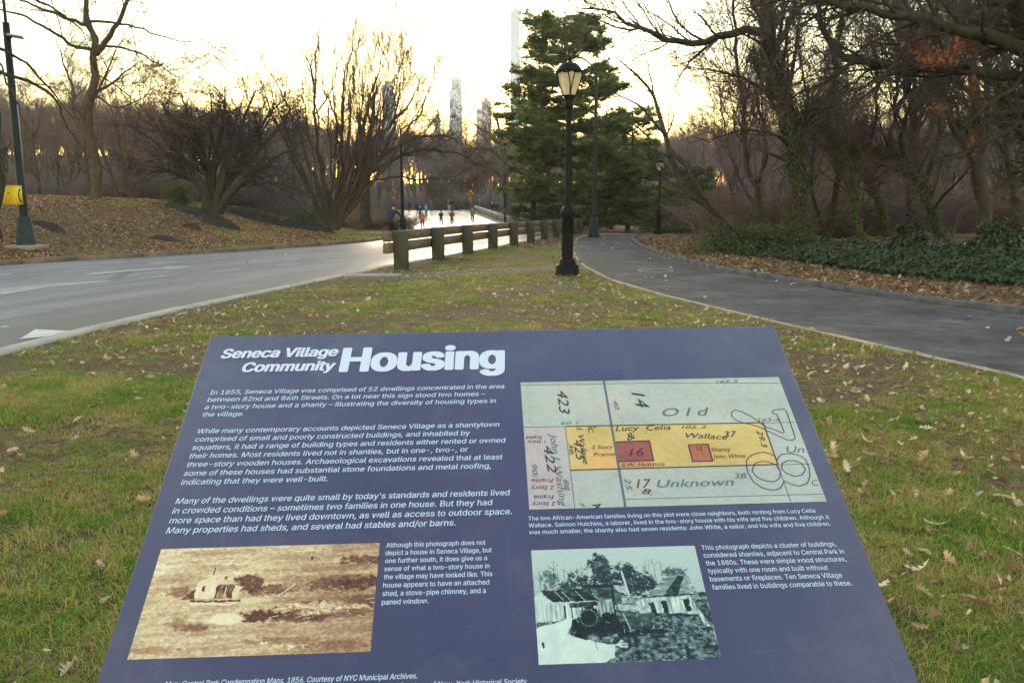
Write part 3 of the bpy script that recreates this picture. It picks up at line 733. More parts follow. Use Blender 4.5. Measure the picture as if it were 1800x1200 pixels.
def along_ivy(name, Pt, Rd, n, thick, size, material, parent, seed, t1=1.0):
    r = np.random.default_rng(seed); B, NN, _ = Pt.shape; idx = r.integers(0, B, n); f = r.uniform(0, t1, n) ** 1.1 * (NN - 1)
    i = np.minimum(f.astype(int), NN - 2); fr = (f - i)[:, None]
    p = Pt[idx, i] * (1 - fr) + Pt[idx, i + 1] * fr; rr = Rd[idx, i]
    T = unit(Pt[idx, i + 1] - Pt[idx, i]); o = unit(np.cross(T, r.normal(0, 1, (n, 3))))
    amp = (.55 + .45 * np.sin(f * 2.3 + idx * 1.7)) * thick
    return leaf_cloud(name, p + o * (rr + amp * r.uniform(.0, 1, n))[:, None], size, material, parent, nrm=o, seed=seed)

def G3(px, py, D, r): p = P(px, py, D); return (p[0], p[1], p[2], r)
def limb(pts, D, r0, r1, dy=0.0, base=None):
    """picture points at depth D (dy: how far the tip leans away), radius r0 -> r1"""
    n = len(pts); out = []
    for k, (px, py) in enumerate(pts):
        t = k / (n - 1); out.append(G3(px, py, D + dy * t, r0 + (r1 - r0) * t))
    return out

# A: tall tree on the left bank
def feature(name, label, cat, loc_px, D, limbs, bark, twig, lv, seed, ivy=None, blend=None, group=None, base_z=True):
    """limbs: explicit limbs; lv: list of (count, angle, length, trop, droop) for the finer branches"""
    rng = np.random.default_rng(seed)
    x0, _, _ = P(loc_px, 360, D); z0 = TZ(x0, D); root = tree_root(name, (x0, D, z0), label, group, cat)
    off = np.array([x0, D, z0])
    T, R = pr(batch(limbs, 16)); T = T - off; R = R.copy(); R[0, 0] *= 1.3
    if blend:   # more stems between the traced ones
        i, j = rng.integers(0, blend[1], (2, blend[0])); ww = rng.uniform(0, 1, blend[0])[:, None, None]
        Tn = T[i] * ww + T[j] * (1 - ww); s_ = np.linspace(0, 1, T.shape[1])[None, :, None] ** 1.5
        Tn = Tn + rng.normal(0, 1, (blend[0], 1, 3)) * np.array([.5, blend[2], .5]) * s_; Rn = (R[i] * ww[..., 0] + R[j] * (1 - ww[..., 0])) * .55
        T = np.concatenate([T, Tn]); R = np.concatenate([R, Rn])
    # small natural kinks
    L = np.linalg.norm(T[:, -1] - T[:, 0], axis=1)[:, None, None]
    k = rng.normal(0, 1, T.shape) * L * .006; k[:, 0] = 0; T = T + k
    wood = [(T, R, 8)]; crown = []; cur = (T, R); src = (T, R)
    for j, (cnt, ang, ln, trop, droop, NP, rk, rmin) in enumerate(lv):
        nx = grow(rng, *cur, cnt, ang, ln, (.12 if j else .22, 1), NP, .13 + .02 * j, trop, rk, rmin, droop=droop)
        if j == 0: wood.append((*nx, 5)); a = nx
        else: crown.append((*nx, 4 if j == 1 else 3))
        cur = nx
        if j < 2:   # finer twigs may also leave the older wood
            m = min(len(T), 400); s = cur[0].shape[1]
    tree_obj(name, root, wood, crown, M[bark], M[twig])
    if ivy: along_ivy('ivy', T[:ivy[4]] if len(ivy) > 4 else T, R[:ivy[4]] if len(ivy) > 4 else R, ivy[0], ivy[1], ivy[2], M[ivy[3]], root, seed)
    return root, T, R, cur

D = 41
feature('bare_tree', 'tall forked bare tree on the leafy bank with its trunk beside the phone pole', 'tree', 168, D, [
    limb([(168, 366), (168, 327), (162, 247), (157, 179), (166, 148), (172, 110), (165, 85), (158, 41), (151, 0), (148, -60), (150, -140)], D, .27, .07),
    limb([(168, 95), (190, 66), (209, 41), (226, 0), (238, -50), (262, -120)], D, .14, .04, -2),
    limb([(155, 46), (110, 30), (69, 14), (36, 0), (-10, -12)], D, .09, .03, -4),
    limb([(160, 87), (124, 80), (83, 47), (41, 29), (0, 15), (-40, 8)], D, .09, .03, -3),
    limb([(167, 82), (209, 82), (248, 94), (275, 110), (311, 135), (345, 150)], D, .07, .012, 3),
    limb([(160, 38), (209, 41), (237, 44), (275, 65), (325, 74), (370, 72)], D, .07, .012, -3),
    limb([(163, 250), (130, 205), (128, 150), (112, 110), (98, 70)], D, .09, .02, 3),
    limb([(165, 165), (200, 190), (240, 180), (275, 150)], D, .05, .015, -2),
    limb([(166, 130), (205, 150), (245, 185), (275, 215)], D, .04, .012, 3)],
    'bark_warm', 'twig_warm', [(70, (30, 65), (1.8, 4.6), .12, .01, 8, .4, .016), (560, (25, 60), (.8, 2.2), .08, .03, 6, .6, .0105), (4800, (20, 60), (.35, 1.1), .05, .04, 4, .6, .008)], 101)
# off-frame tree on the far left with hanging boughs
D = 26
feature('bare_tree', 'dark mossy tree at the left frame edge with boughs reaching behind the phone pole', 'tree', -22, D, [
    limb([(-14, 420), (-12, 300), (-16, 150), (-20, 0), (-30, -150)], D, .24, .1),
    limb([(-14, 120), (0, 127), (41, 138), (91, 165), (110, 182), (107, 206), (125, 235), (150, 262)], D, .07, .012, 2),
    limb([(-14, 80), (17, 92), (44, 110), (83, 149), (110, 184), (140, 225)], D, .06, .012, 3),
    limb([(-16, 60), (10, 140), (30, 180), (50, 230), (62, 250)], D, .04, .01, -2),
    limb([(-20, -20), (40, -10), (90, 10), (130, 40), (150, 60)], D, .06, .012, 2),
    limb([(-20, -60), (60, -40), (120, -30), (200, -10), (260, 10)], D, .07, .012, 4)],
    'bark_moss', 'twig_dark', [(16, (30, 60), (.7, 1.6), .05, .02, 6, .5, .012), (80, (25, 60), (.4, 1.0), .02, .03, 5, .6, .008), (420, (20, 60), (.2, .5), .0, .04, 4, .6, .005)], 102)
# B: dense spreading thorn tree
D = 46
bl = [limb([(366, 372), (366, 345), (350, 315), (322, 280), (300, 250), (275, 225), (258, 215)], D, .3, .03, -2),
      limb([(372, 372), (372, 340), (366, 300), (350, 250), (330, 200), (318, 165)], D, .28, .03, 1),
      limb([(378, 372), (382, 335), (400, 290), (420, 240), (435, 195), (450, 160)], D, .26, .03, -1),
      limb([(386, 372), (398, 345), (425, 320), (465, 290), (505, 262), (535, 250)], D, .25, .03, -2),
      limb([(370, 350), (372, 300), (382, 250), (392, 200), (396, 155)], D, .2, .03, 2),
      limb([(384, 340), (420, 300), (470, 250), (500, 210), (510, 190)], D, .18, .02, 2),
      limb([(364, 330), (330, 310), (290, 300), (262, 300), (248, 325)], D, .14, .015, -2),
      limb([(372, 300), (340, 250), (300, 205), (282, 180)], D, .14, .02, -3),
      limb([(395, 330), (440, 325), (490, 320), (530, 330), (545, 350)], D, .12, .015, -3)]
rootB, TB, RB, _ = feature('spreading_tree', 'low wide dark tree with a dense tangle of drooping twigs on the bank', 'tree', 374, D, bl,
    'bark', 'twig_dark', [(300, (30, 75), (1.4, 3.2), .12, .02, 6, .42, .016), (2600, (25, 65), (.6, 1.5), .06, .06, 5, .6, .0105), (8500, (20, 65), (.3, .8), .02, .10, 4, .7, .0085)], 103, blend=(10, 9, 1.4))
# C: fan-shaped many-stemmed tree
D = 52
cl = [limb([(583, 404), (580, 370), (570, 330), (560, 280), (556, 220), (553, 150), (556, 100), (560, 50)], D, 0.177, 0.012),
      limb([(588, 404), (592, 360), (600, 310), (602, 250), (603, 190), (604, 140), (612, 100), (622, 60)], D, 0.163, 0.012, 1),
      limb([(592, 404), (602, 365), (625, 320), (640, 270), (642, 210), (655, 150), (668, 105), (680, 75)], D, 0.150, 0.012, -1),
      limb([(578, 400), (565, 350), (545, 300), (530, 240), (505, 180), (478, 140), (455, 95)], D, 0.136, 0.012, 1),
      limb([(575, 395), (550, 350), (520, 290), (500, 240), (475, 190), (462, 155), (448, 120)], D, 0.122, 0.009, -2),
      limb([(595, 400), (615, 350), (650, 300), (690, 245), (698, 190), (705, 140), (712, 95)], D, 0.136, 0.012, 2),
      limb([(598, 398), (640, 340), (680, 295), (700, 250), (735, 205), (748, 170), (770, 115)], D, 0.122, 0.009, -2),
      limb([(600, 390), (640, 320), (664, 268), (672, 215), (680, 160), (706, 105)], D, 0.109, 0.009, 2),
      limb([(603, 250), (590, 200), (570, 160), (540, 125), (528, 80)], D, 0.068, 0.007, 1),
      limb([(553, 150), (545, 110), (520, 75), (505, 55)], D, 0.054, 0.006, -1),
      limb([(556, 200), (590, 150), (592, 110), (586, 70), (585, 45)], D, 0.054, 0.006, 2),
      limb([(664, 268), (700, 255), (740, 250), (775, 262), (790, 275)], D, 0.054, 0.006, -2),
      limb([(690, 245), (725, 235), (760, 215), (790, 212)], D, 0.041, 0.006, 2)]
feature('fan_tree', 'tall many-stemmed tree with a fan-shaped crown against the bright sky', 'tree', 588, D, cl,
    'bark_warm', 'twig_purple', [(420, (10, 38), (1.8, 4.2), .3, 0, 8, .3, .014), (2000, (18, 50), (.7, 1.7), .22, 0, 5, .6, .0095), (9500, (18, 55), (.35, .95), .15, 0, 4, .65, .0085)], 104, blend=(30, 8, 2.2))
# D: stout tree right of it
D = 62
feature('bare_tree', 'stout bare tree right of the fan-shaped tree with boughs arching over the drive', 'tree', 643, D, [
    limb([(643, 392), (641, 340), (640, 300), (648, 255), (655, 205), (660, 165)], D, .42, .1),
    limb([(642, 310), (670, 290), (720, 268), (770, 262), (815, 272), (845, 290)], D, .2, .03, -3),
    limb([(645, 290), (690, 262), (730, 245), (775, 235), (800, 245), (815, 255)], D, .16, .03, 3),
    limb([(648, 255), (690, 215), (720, 185), (735, 150)], D, .16, .03, 1),
    limb([(640, 300), (612, 270), (590, 245), (560, 225)], D, .14, .03, 2),
    limb([(641, 320), (690, 310), (740, 318), (775, 310), (810, 325)], D, .1, .02, -2)],
    'bark', 'twig', [(60, (25, 60), (1.5, 3), .12, .01, 7, .45, .022), (420, (25, 60), (.8, 1.8), .08, .03, 5, .6, .014), (4600, (20, 60), (.4, 1.0), .05, .05, 4, .65, .0145)], 105)
# tree to the right of the road behind the bridge rail (reaching left)
D = 100
feature('bare_tree', 'old dark tree with crooked boughs beyond the bridge railing', 'tree', 890, D, [
    limb([(892, 378), (890, 330), (888, 280), (880, 240), (872, 205)], D, .5, .12),
    limb([(890, 320), (862, 292), (838, 288), (815, 298), (800, 312)], D, .2, .03, -3),
    limb([(888, 285), (860, 262), (835, 262), (812, 275)], D, .18, .03, 3),
    limb([(889, 300), (925, 270), (950, 250), (975, 245)], D, .2, .04, 2),
    limb([(884, 260), (850, 230), (828, 215), (812, 205)], D, .16, .03, 2)],
    'bark', 'twig_purple', [(60, (25, 65), (2, 5), .15, .0, 7, .45, .035), (420, (25, 60), (1.2, 2.6), .1, .0, 5, .6, .022), (3000, (20, 60), (.6, 1.4), .1, .0, 4, .65, .016)], 106)
# G: leaning double trunk over the path
D = 27.5
feature('leaning_tree', 'thin dark double trunk leaning left over the footpath beside the second lamp', 'tree', 1293, D, [
    limb([(1302, 405), (1295, 397), (1270, 377), (1225, 350), (1192, 320), (1182, 295), (1172, 250), (1163, 220), (1149, 165), (1130, 137), (1100, 118), (1078, 98)], D, .17, .012, 1),
    limb([(1300, 405), (1288, 396), (1255, 362), (1222, 325), (1206, 285), (1185, 272), (1172, 252)], D, .13, .07, 0),
    limb([(1170, 240), (1150, 215), (1128, 190), (1100, 170), (1062, 158), (1040, 157)], D, .05, .01, -2),
    limb([(1160, 270), (1140, 240), (1110, 215), (1085, 205), (1070, 195)], D, .035, .01, 2),
    limb([(1149, 165), (1142, 130), (1132, 90), (1120, 60)], D, .03, .008, -1),
    limb([(1225, 350), (1205, 345), (1185, 352), (1160, 345)], D, .03, .008, -2)],
    'bark', 'twig_dark', [(16, (25, 60), (.6, 1.6), .1, .02, 6, .5, .012), (80, (25, 60), (.4, .9), .05, .03, 5, .6, .0075), (380, (20, 60), (.2, .5), .0, .05, 4, .65, .005)], 107)
# H: big woodland trees on the right
D = 27
feature('ivy_clad_tree', 'tall trunk wrapped in ivy with a long bough reaching left towards the pine', 'tree', 1400, D, [
    limb([(1408, 430), (1404, 350), (1398, 270), (1385, 200), (1362, 150), (1352, 80), (1343, 0), (1330, -120)], D, .3, .16),
    limb([(1355, 62), (1337, 50), (1287, 57), (1243, 82), (1185, 74), (1141, 55), (1113, 38), (1075, 27), (1047, 8), (1010, 12)], D, .15, .012, 0),
    limb([(1243, 82), (1215, 105), (1190, 140), (1185, 165)], D, .04, .01, 1),
    limb([(1375, 180), (1330, 150), (1290, 130), (1245, 120), (1215, 125)], D, .07, .01, 2),
    limb([(1352, 100), (1380, 60), (1395, 20), (1400, -40)], D, .1, .04, 2),
    limb([(1385, 210), (1420, 190), (1460, 185), (1500, 200)], D, .07, .02, -1),
    limb([(1395, 260), (1360, 235), (1320, 225), (1280, 235), (1250, 250)], D, .06, .01, -2)],
    'bark_moss', 'twig_purple', [(120, (25, 65), (1.2, 3.2), .15, 0, 7, .42, .014), (900, (25, 60), (.5, 1.3), .1, .02, 5, .6, .008), (5600, (20, 60), (.25, .7), .05, .04, 4, .65, .0055)], 108, ivy=(5500, .2, .06, 'ivy_olive', 1))
D = 22
root, TO, RO, TW = feature('oak_tree', 'large oak on the right whose thick crooked boughs cross the top of the view', 'tree', 1880, D, [
    limb([(1890, 470), (1880, 350), (1860, 200), (1840, 110), (1812, 60), (1790, 10), (1770, -80)], D, .42, .25),
    limb([(1850, 120), (1800, 77), (1750, 67), (1700, 53), (1630, 37), (1550, 22), (1487, 8), (1430, -12), (1340, -30)], D, .2, .05, -1),
    limb([(1856, 150), (1800, 138), (1750, 128), (1700, 120), (1627, 117), (1550, 119), (1500, 107), (1462, 90), (1445, 68), (1440, 30), (1433, -10), (1420, -60)], D, .17, .05, 1),
    limb([(1700, 118), (1735, 60), (1762, 20), (1775, -40)], D, .1, .05, 0),
    limb([(1487, 8), (1450, 5), (1390, -5), (1340, 8), (1290, 20)], D, .06, .01, 2),
    limb([(1500, 107), (1470, 130), (1440, 150), (1400, 165), (1370, 190)], D, .07, .01, 1),
    limb([(1810, 90), (1800, 135), (1770, 165), (1720, 190), (1700, 225)], D, .09, .02, -1),
    limb([(1620, 36), (1590, 80), (1575, 110), (1545, 140), (1510, 160)], D, .06, .01, -1),
    limb([(1856, 200), (1800, 210), (1760, 240), (1700, 262), (1650, 300), (1610, 330)], D, .08, .01, -2)],
    'bark_moss', 'twig_dark', [(150, (30, 70), (1.0, 2.8), .08, .01, 7, .4, .012), (1100, (25, 65), (.5, 1.3), .05, .02, 5, .6, .0075), (6000, (20, 60), (.22, .6), .03, .03, 4, .65, .005)], 109)
rl = np.random.default_rng(4); cl_ = []
for (px, py, sx, sy, n) in [(1690, 75, 22, 22, 170), (1650, 103, 28, 14, 190), (1625, 108, 14, 12, 80), (1655, 190, 14, 9, 60), (1737, 190, 14, 9, 70), (1712, 252, 10, 16, 60), (1610, 80, 22, 12, 50), (1712, 150, 6, 20, 40)]:
    for k in range(n): cl_.append(P(px + rl.normal(0, sx * .55), py + rl.normal(0, sy * .55), D + rl.normal(0, .35)) - np.array(root.location))
leaf_cloud('dead_leaves', np.array(cl_), .075, M['deadleaf'], root, seed=3)
TR = [  # other named trunks of the right-hand wood: px base, D, limbs
 ('slender ivy-covered trunk leaning right in the wood behind the ivy bank', 1560, 30, [[(1566, 425), (1545, 360), (1530, 320), (1515, 290), (1490, 250), (1470, 200)], [(1530, 320), (1560, 270), (1575, 200), (1582, 130), (1578, 60), (1575, -40)], [(1575, 200), (1600, 150), (1620, 90), (1640, 20), (1650, -40)]], .16, 1),
 ('straight dark trunk rising beneath the oak bough near the second ivy mound', 1728, 26, [[(1738, 440), (1722, 320), (1718, 230), (1713, 150), (1706, 80), (1700, 0), (1698, -80)], [(1718, 250), (1745, 190), (1765, 140), (1775, 90), (1790, 20)], [(1722, 300), (1690, 250), (1668, 200), (1655, 150), (1640, 80), (1645, 0)]], .23, 0),
 ('crooked ivy trunk leaning left between the ivy-wrapped trunk and the first ivy mound', 1652, 28, [[(1662, 430), (1640, 380), (1622, 330), (1605, 300), (1570, 275), (1530, 262), (1490, 250)], [(1622, 335), (1640, 290), (1655, 250), (1648, 180), (1643, 110), (1640, 30), (1642, -60)], [(1600, 295), (1580, 250), (1600, 190), (1610, 120), (1600, 40)]], .17, 1),
 ('paired thin trunks with ivy just right of the ivy-wrapped trunk', 1450, 31, [[(1452, 425), (1468, 360), (1475, 310), (1462, 260), (1455, 200), (1470, 130), (1480, 40), (1490, -40)], [(1450, 425), (1440, 370), (1420, 320), (1435, 250), (1420, 180), (1405, 100), (1402, 0)]], .14, 1),
 ('dark curving trunk at the left edge of the right-hand wood', 1335, 30, [[(1345, 420), (1336, 370), (1330, 320), (1300, 270), (1310, 200), (1300, 120), (1290, 40), (1285, -40)], [(1336, 370), (1310, 340), (1295, 310), (1288, 270), (1270, 220), (1265, 150)], [(1330, 320), (1350, 270), (1340, 210), (1325, 150)]], .13, 0),
 ('broad trunk in the right-hand wood under the middle of the oak bough', 1595, 34, [[(1610, 430), (1600, 350), (1605, 250), (1598, 150), (1582, 60), (1570, -40)], [(1600, 300), (1630, 240), (1650, 170), (1680, 90), (1690, 10)]], .26, 0),
 ('pale trunk cut by the right frame edge behind the ivy', 1775, 30, [[(1790, 450), (1785, 350), (1772, 250), (1768, 150), (1760, 60), (1765, -60)], [(1780, 320), (1800, 240), (1812, 160)], [(1772, 230), (1740, 180), (1730, 120), (1735, 40)]], .22, 0),
 ('thin upright trunk with a low ivy sleeve left of the first ivy mound', 1510, 27, [[(1512, 430), (1505, 370), (1492, 320), (1485, 270), (1470, 220)], [(1492, 320), (1520, 280), (1540, 220), (1545, 140), (1530, 60), (1520, -20)]], .11, 1)]
for k, (lb, bx, DD, ls, r0, iv) in enumerate(TR):
    lm = [limb(l, DD, r0 * (1 if i == 0 else .6), r0 * (.28 if i == 0 else .15), (0, 1.5, -1.5)[i % 3]) for i, l in enumerate(ls)]
    feature('ivy_clad_tree' if iv else 'woodland_tree', lb, 'tree', bx, DD, lm, 'bark_moss' if iv else 'bark', ['twig_purple', 'twig'][k % 2],
        [(80, (22, 60), (1.1, 3.2), .2, 0, 7, .42, .012), (560, (25, 60), (.6, 1.5), .1, .02, 5, .6, .008), (5000, (20, 60), (.28, .8), .05, .04, 4, .65, .0062)], 120 + k,
        ivy=(2600, .16, .055, 'ivy_olive', 1) if iv else None)

# pine
def pine(px, D, top_py, half_px, label, seed, base_py=None, low=.12, nw=20, needle='pine', name='pine_tree', gaps=True):
    rng = np.random.default_rng(seed); x0 = P(px, 300, D)[0]; z0 = TZ(x0, D); h = P(px, top_py, D)[2] - z0; W = half_px / F_ * D
    root = tree_root(name, (x0, D, z0), label)
    tz = np.linspace(-.1, h, 14); T = np.stack([.25 * np.sin(tz * .3), .1 * np.sin(tz * .4), tz], 1)[None]; R = (.30 * (1 - tz / h) * h / 14 + .03)[None]
    br = []; L = []
    for k in range(nw):
        z = h * (low + (.97 - low) * (k + .5) / nw) + rng.normal(0, .1); u = z / h
        prof = np.interp(u, [low, .25, .45, .6, .75, .88, 1], [.95, 1, .9, .75, .62, .62, .22])
        for j in range(7):
            if gaps and rng.uniform() < .28: continue
            a = rng.uniform(0, 6.28); l = W * prof * rng.uniform(.55, 1.1); n = 7; p = np.array([0.25 * math.sin(z * .3), 0, z]); d = np.array([math.cos(a), math.sin(a), .15 + .35 * (u > .75)]); q = [p]
            for s in range(n - 1):
                q.append(q[-1] + unit(d) * l / (n - 1)); d = d + np.array([*rng.normal(0, .09, 2), .02 + .03 * (s > 2)])
            br.append(q); L.append(l)
    br = np.array(br); L = np.array(L); bR = np.clip(.012 + L[:, None] * .016 * np.linspace(1, .25, 7), .012, 1)
    s1 = grow(rng, br, bR, len(br) * 13, (35, 65), (.22 * W, .45 * W), (.15, 1), 4, .12, .06, .5, .012)
    s1[0][..., 2] = s1[0][:, :1, 2] + (s1[0][..., 2] - s1[0][:, :1, 2]) * .35
    s2 = grow(rng, *s1, len(br) * 26, (25, 60), (.1 * W, .2 * W), (.15, 1), 3, .12, .1, .6, .008)
    s2[0][..., 2] = s2[0][:, :1, 2] + (s2[0][..., 2] - s2[0][:, :1, 2]) * .5 + .0
    tree_obj(name, root, [(T, R, 8), (br, bR, 5)], [(*s1, 3), (*s2, 3)], M['bark'], M['twig_dark'])
    # needle clumps at twig ends and along twigs
    tips = np.concatenate([s2[0][:, -1], s2[0][:, 1], s1[0][:, -1], s1[0][:, 2], br[:, -1]]); n = len(tips); k = 15
    pos = np.repeat(tips, k, 0); d = unit(rng.normal(0, 1, (n * k, 3)) * np.array([1, 1, .5]) + np.array([0, 0, .3])); ln = rng.uniform(.16, .36, n * k)[:, None] * W / 3.6
    sd = unit(np.cross(d, rng.normal(0, 1, (n * k, 3)))) * .024 * W / 3.6
    V = np.stack([pos - sd, pos + sd, pos + d * ln], 1).reshape(-1, 3); F = np.arange(len(V)).reshape(-1, 3)
    me = mkmesh('needles', V, [F], [M[needle]]); tone = np.repeat(np.clip(rng.uniform(-.2, .7, n) + .3 * (rng.uniform(0, 1, n) > .8), 0, 1), k * 3)
    me.attributes.new('rnd', 'FLOAT', 'POINT').data.foreach_set('value', tone.astype(np.float32)); link('needles', me, root)
    return root
pine(994, 58, 30, 125, 'tall pine with layered boughs standing behind the nearest lamp post', 201)
pine(935, 66, 165, 55, 'shorter yellowish evergreen at the left foot of the tall pine', 202, low=.05, nw=16, name='evergreen_tree')
pine(1105, 60, 195, 82, 'broad dark evergreen right of the tall pine with gaps in its boughs', 203, low=.04, nw=18, name='evergreen_tree')
pine(1220, 58, 300, 58, 'low bushy evergreen behind the second lamp post', 204, low=.02, nw=12, name='evergreen_tree', gaps=False)
pine(1040, 68, 255, 60, 'dark spreading evergreen behind the foot of the tall pine', 205, low=.03, nw=14, name='evergreen_tree')

# background wood: each tree its own, shared shapes
def in_gap(px, D):   # keep the drive itself and the sky gap clear
    return False
rb = random.Random(77)
spots = []
def row(n, px0, px1, D0, D1, h0, h1, lab, grp, bks=(0, 1), skip=None):
    for k in range(n):
        px = px0 + (px1 - px0) * (k + rb.uniform(.1, .9)) / n; D = rb.uniform(D0, D1)
        x = (px - 900) / F_ * D
        if skip and skip(x, D): continue
        if inside(np.array(ROAD_POLY), np.array([x]), np.array([D]))[0]: continue
        if abs(x - rxf(D)) < 1.2 or abs(x - lxf(D)) < 1.2: continue
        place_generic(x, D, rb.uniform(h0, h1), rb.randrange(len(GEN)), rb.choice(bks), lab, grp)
row(15, -60, 330, 56, 80, 6.5, 10, 'bare tree behind the left bank', 'bare trees behind the left bank', (0, 1, 2, 3))
row(17, -120, 560, 85, 125, 8, 12, 'far bare tree on the left', 'far bare trees on the left', (0, 1, 2))
row(16, 390, 720, 72, 100, 6, 8.5, 'bare tree in the thicket', 'bare trees behind the fan tree', (0, 1, 3))
row(20, 640, 900, 150, 185, 9, 13.5, 'small bare tree beyond the crest', 'bare trees beyond the crest', (1, 2, 0))
row(14, 690, 880, 190, 240, 13, 18, 'distant bare tree under the skyline', 'distant bare trees under the skyline', (1, 2))
row(10, 850, 1010, 84, 120, 7, 11, 'bare tree in the shade', 'bare trees left of the pine', (1, 3, 0))
row(16, 1050, 1330, 66, 100, 5.5, 8.5, 'bare tree beyond the footpath', 'bare trees behind the footpath', (1, 0, 3))
row(20, 1260, 1860, 40, 58, 5, 8, 'bare tree in mid wood', 'bare trees in the right-hand wood', (1, 0, 4, 3))
row(22, 1250, 1900, 62, 95, 7, 11, 'bare tree in deep wood', 'deep bare trees on the right', (1, 0, 2))

# shrubs: multi-stemmed bare bushes
def shrub_mesh(seed, h=2.2):
    rng = np.random.default_rng(seed); st = []
    for k in range(16):
        a = rng.uniform(0, 6.28); l = rng.uniform(.5, 1) * h; p = [np.array([rng.normal(0, .12), rng.normal(0, .12), 0, .02])]; d = np.array([math.cos(a) * .7, math.sin(a) * .7, 1.])
        for s in range(6):
            q = p[-1].copy(); q[:3] += unit(d) * l / 6; q[3] = .02 * (1 - .12 * s); p.append(q); d = d + np.r_[rng.normal(0, .12, 2) + .12 * d[:2], -.1]
        st.append(p)
    T, R = pr(batch(st, 7)); a = grow(rng, T, R, 130, (20, 60), (.4, .9), (.1, 1), 4, .15, .05, .6, .008); b = grow(rng, *a, 900, (20, 60), (.15, .45), (.1, 1), 3, .15, .0, .7, .006)
    V, Q, n = [], [], 0
    for Pt, Rd, s in ((T, R, 4), (*a, 3), (*b, 3)):
        v, q = tube_batch(Pt, Rd, s); V.append(v); Q.append(q + n); n += len(v)
    return np.vstack(V), np.vstack(Q)
SHR = [shrub_mesh(300 + k) for k in range(3)]
SHC = {}
def shrub(px, D, h, k, mt, label, group):
    if (k, mt) not in SHC: SHC[(k, mt)] = mkmesh('bare_shrub', SHR[k][0], [SHR[k][1]], [M[mt]])
    x = (px - 900) / F_ * D
    if inside(ROAD_POLY, np.array([x]), np.array([D]))[0] or inside(PATH_POLY, np.array([x]), np.array([D]))[0]: return
    o = link('bare_shrub', SHC[(k, mt)], None, (x, D, TZ(x, D) - .05)); o.rotation_euler = (0, 0, rb.uniform(0, 6.28)); s = h / 2.2; o.scale = (s * 1.2, s * 1.2, s)
    tag(o, label, 'shrub', group); LABELLED.append((o, px, label, {'brush': 'straw-coloured', 'twig': 'brown', 'twig_dark': 'blackish', 'twig_purple': 'purplish', 'twig_warm': 'tan'}[mt], h))
for k in range(26): shrub(rb.uniform(180, 600), rb.uniform(52, 66), rb.uniform(1.6, 3.4), k % 3, rb.choice(['twig', 'twig_dark', 'twig_purple']), 'twiggy bush behind the rocky bank', 'bare bushes behind the rocky bank')
for k in range(26): shrub(600 + 5 * k, rb.uniform(64, 84), rb.uniform(1.3, 2.4), k % 3, rb.choice(['brush', 'brush', 'twig_warm']), 'brush beside the far kerb', 'tan brush beside the far drive')
for k in range(26): shrub(rb.uniform(690, 900), rb.uniform(140, 170), rb.uniform(3, 5.5), k % 3, rb.choice(['twig', 'twig_purple', 'twig_warm']), 'bare bush beyond the crest of the drive', 'bare bushes beyond the crest')
for k in range(14): shrub(rb.uniform(890, 1130), rb.uniform(70, 96), rb.uniform(1.8, 3.4), k % 3, rb.choice(['twig', 'twig_dark']), 'bare bush in the shade around the pine', 'bare bushes around the pine')
for k in range(40): shrub(rb.uniform(1235, 1860), rb.uniform(30, 50), rb.uniform(1.6, 3.6), k % 3, rb.choice(['twig_purple', 'twig', 'twig_warm', 'twig_dark']), 'undergrowth bush between the trunks', 'undergrowth bushes on the right')

MARKS = [(25, 'yellow phone box'), (168, 'tall forked tree'), (374, 'spreading tree'), (480, 'rock ledge'), (588, 'fan-shaped tree'), (643, 'stout tree'), (708, 'thin black pole'), (743, 'red jacket'), (806, 'lone blue tower'), (828, 'right amber sign'), (870, 'pair of walkers'), (905, 'tallest tower'), (1000, 'tall pine'), (1046, 'teal pole'), (1157, 'second lamp'), (1293, 'leaning trunks'), (1400, 'ivy-wrapped trunk'), (1512, 'ivy-sleeved trunk'), (1592, 'first ivy mound'), (1735, 'second ivy mound')]
ORD = ['first', 'second', 'third', 'fourth', 'fifth', 'sixth', 'seventh', 'eighth', 'ninth', 'tenth', 'eleventh', 'twelfth', 'thirteenth', 'fourteenth', 'fifteenth', 'sixteenth', 'seventeenth', 'eighteenth']
from collections import defaultdict
cnt_ = defaultdict(int)
for o, px, lb, shp, hh in sorted(LABELLED, key=lambda q: q[1]):
    mk = [m for m in MARKS if m[0] <= px]
    key = (lb, mk[-1][1] if mk else 'left frame edge'); k = cnt_[key]; cnt_[key] += 1
    where = ('%s right of the %s' % (ORD[min(k, 17)], key[1])) if mk else '%s at the left frame edge' % ORD[min(k, 17)]
    o['label'] = ' '.join(('%s %s, %s' % (shp, lb, where)).split()[:16])
# far-off wood: reads as one mass behind the counted trees
def wood_mass(name, n, xr, yr, hr, label, seed, bk, cond=None):
    r = np.random.default_rng(seed); x = r.uniform(*xr, n); y = r.uniform(*yr, n); k = ~inside(ROAD_POLY, x, y) & ~inside(PATH_POLY, x, y)
    if cond is not None: k &= cond(x, y)
    x, y = x[k], y[k]; m = len(x); b, t = bark_pair(bk); vs_ = []
    for h, out, _ in GEN:
        V = np.vstack([out[0][0], out[1][0]]) / h; Q = np.vstack([out[0][1], out[1][1] + len(out[0][0])]); mi = np.r_[np.zeros(len(out[0][1]), int), np.ones(len(out[1][1]), int)]
        vs_.append(mkmesh('wood_tree', V, [Q], [b, t], True, mi))
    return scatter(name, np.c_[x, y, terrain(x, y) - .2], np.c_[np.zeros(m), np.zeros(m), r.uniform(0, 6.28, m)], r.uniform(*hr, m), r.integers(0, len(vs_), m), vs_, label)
wood_mass('distant_woods', 760, (-190, 200), (185, 330), (11, 17), 'distant purple-brown wood closing the view under the skyline', 71, 1)
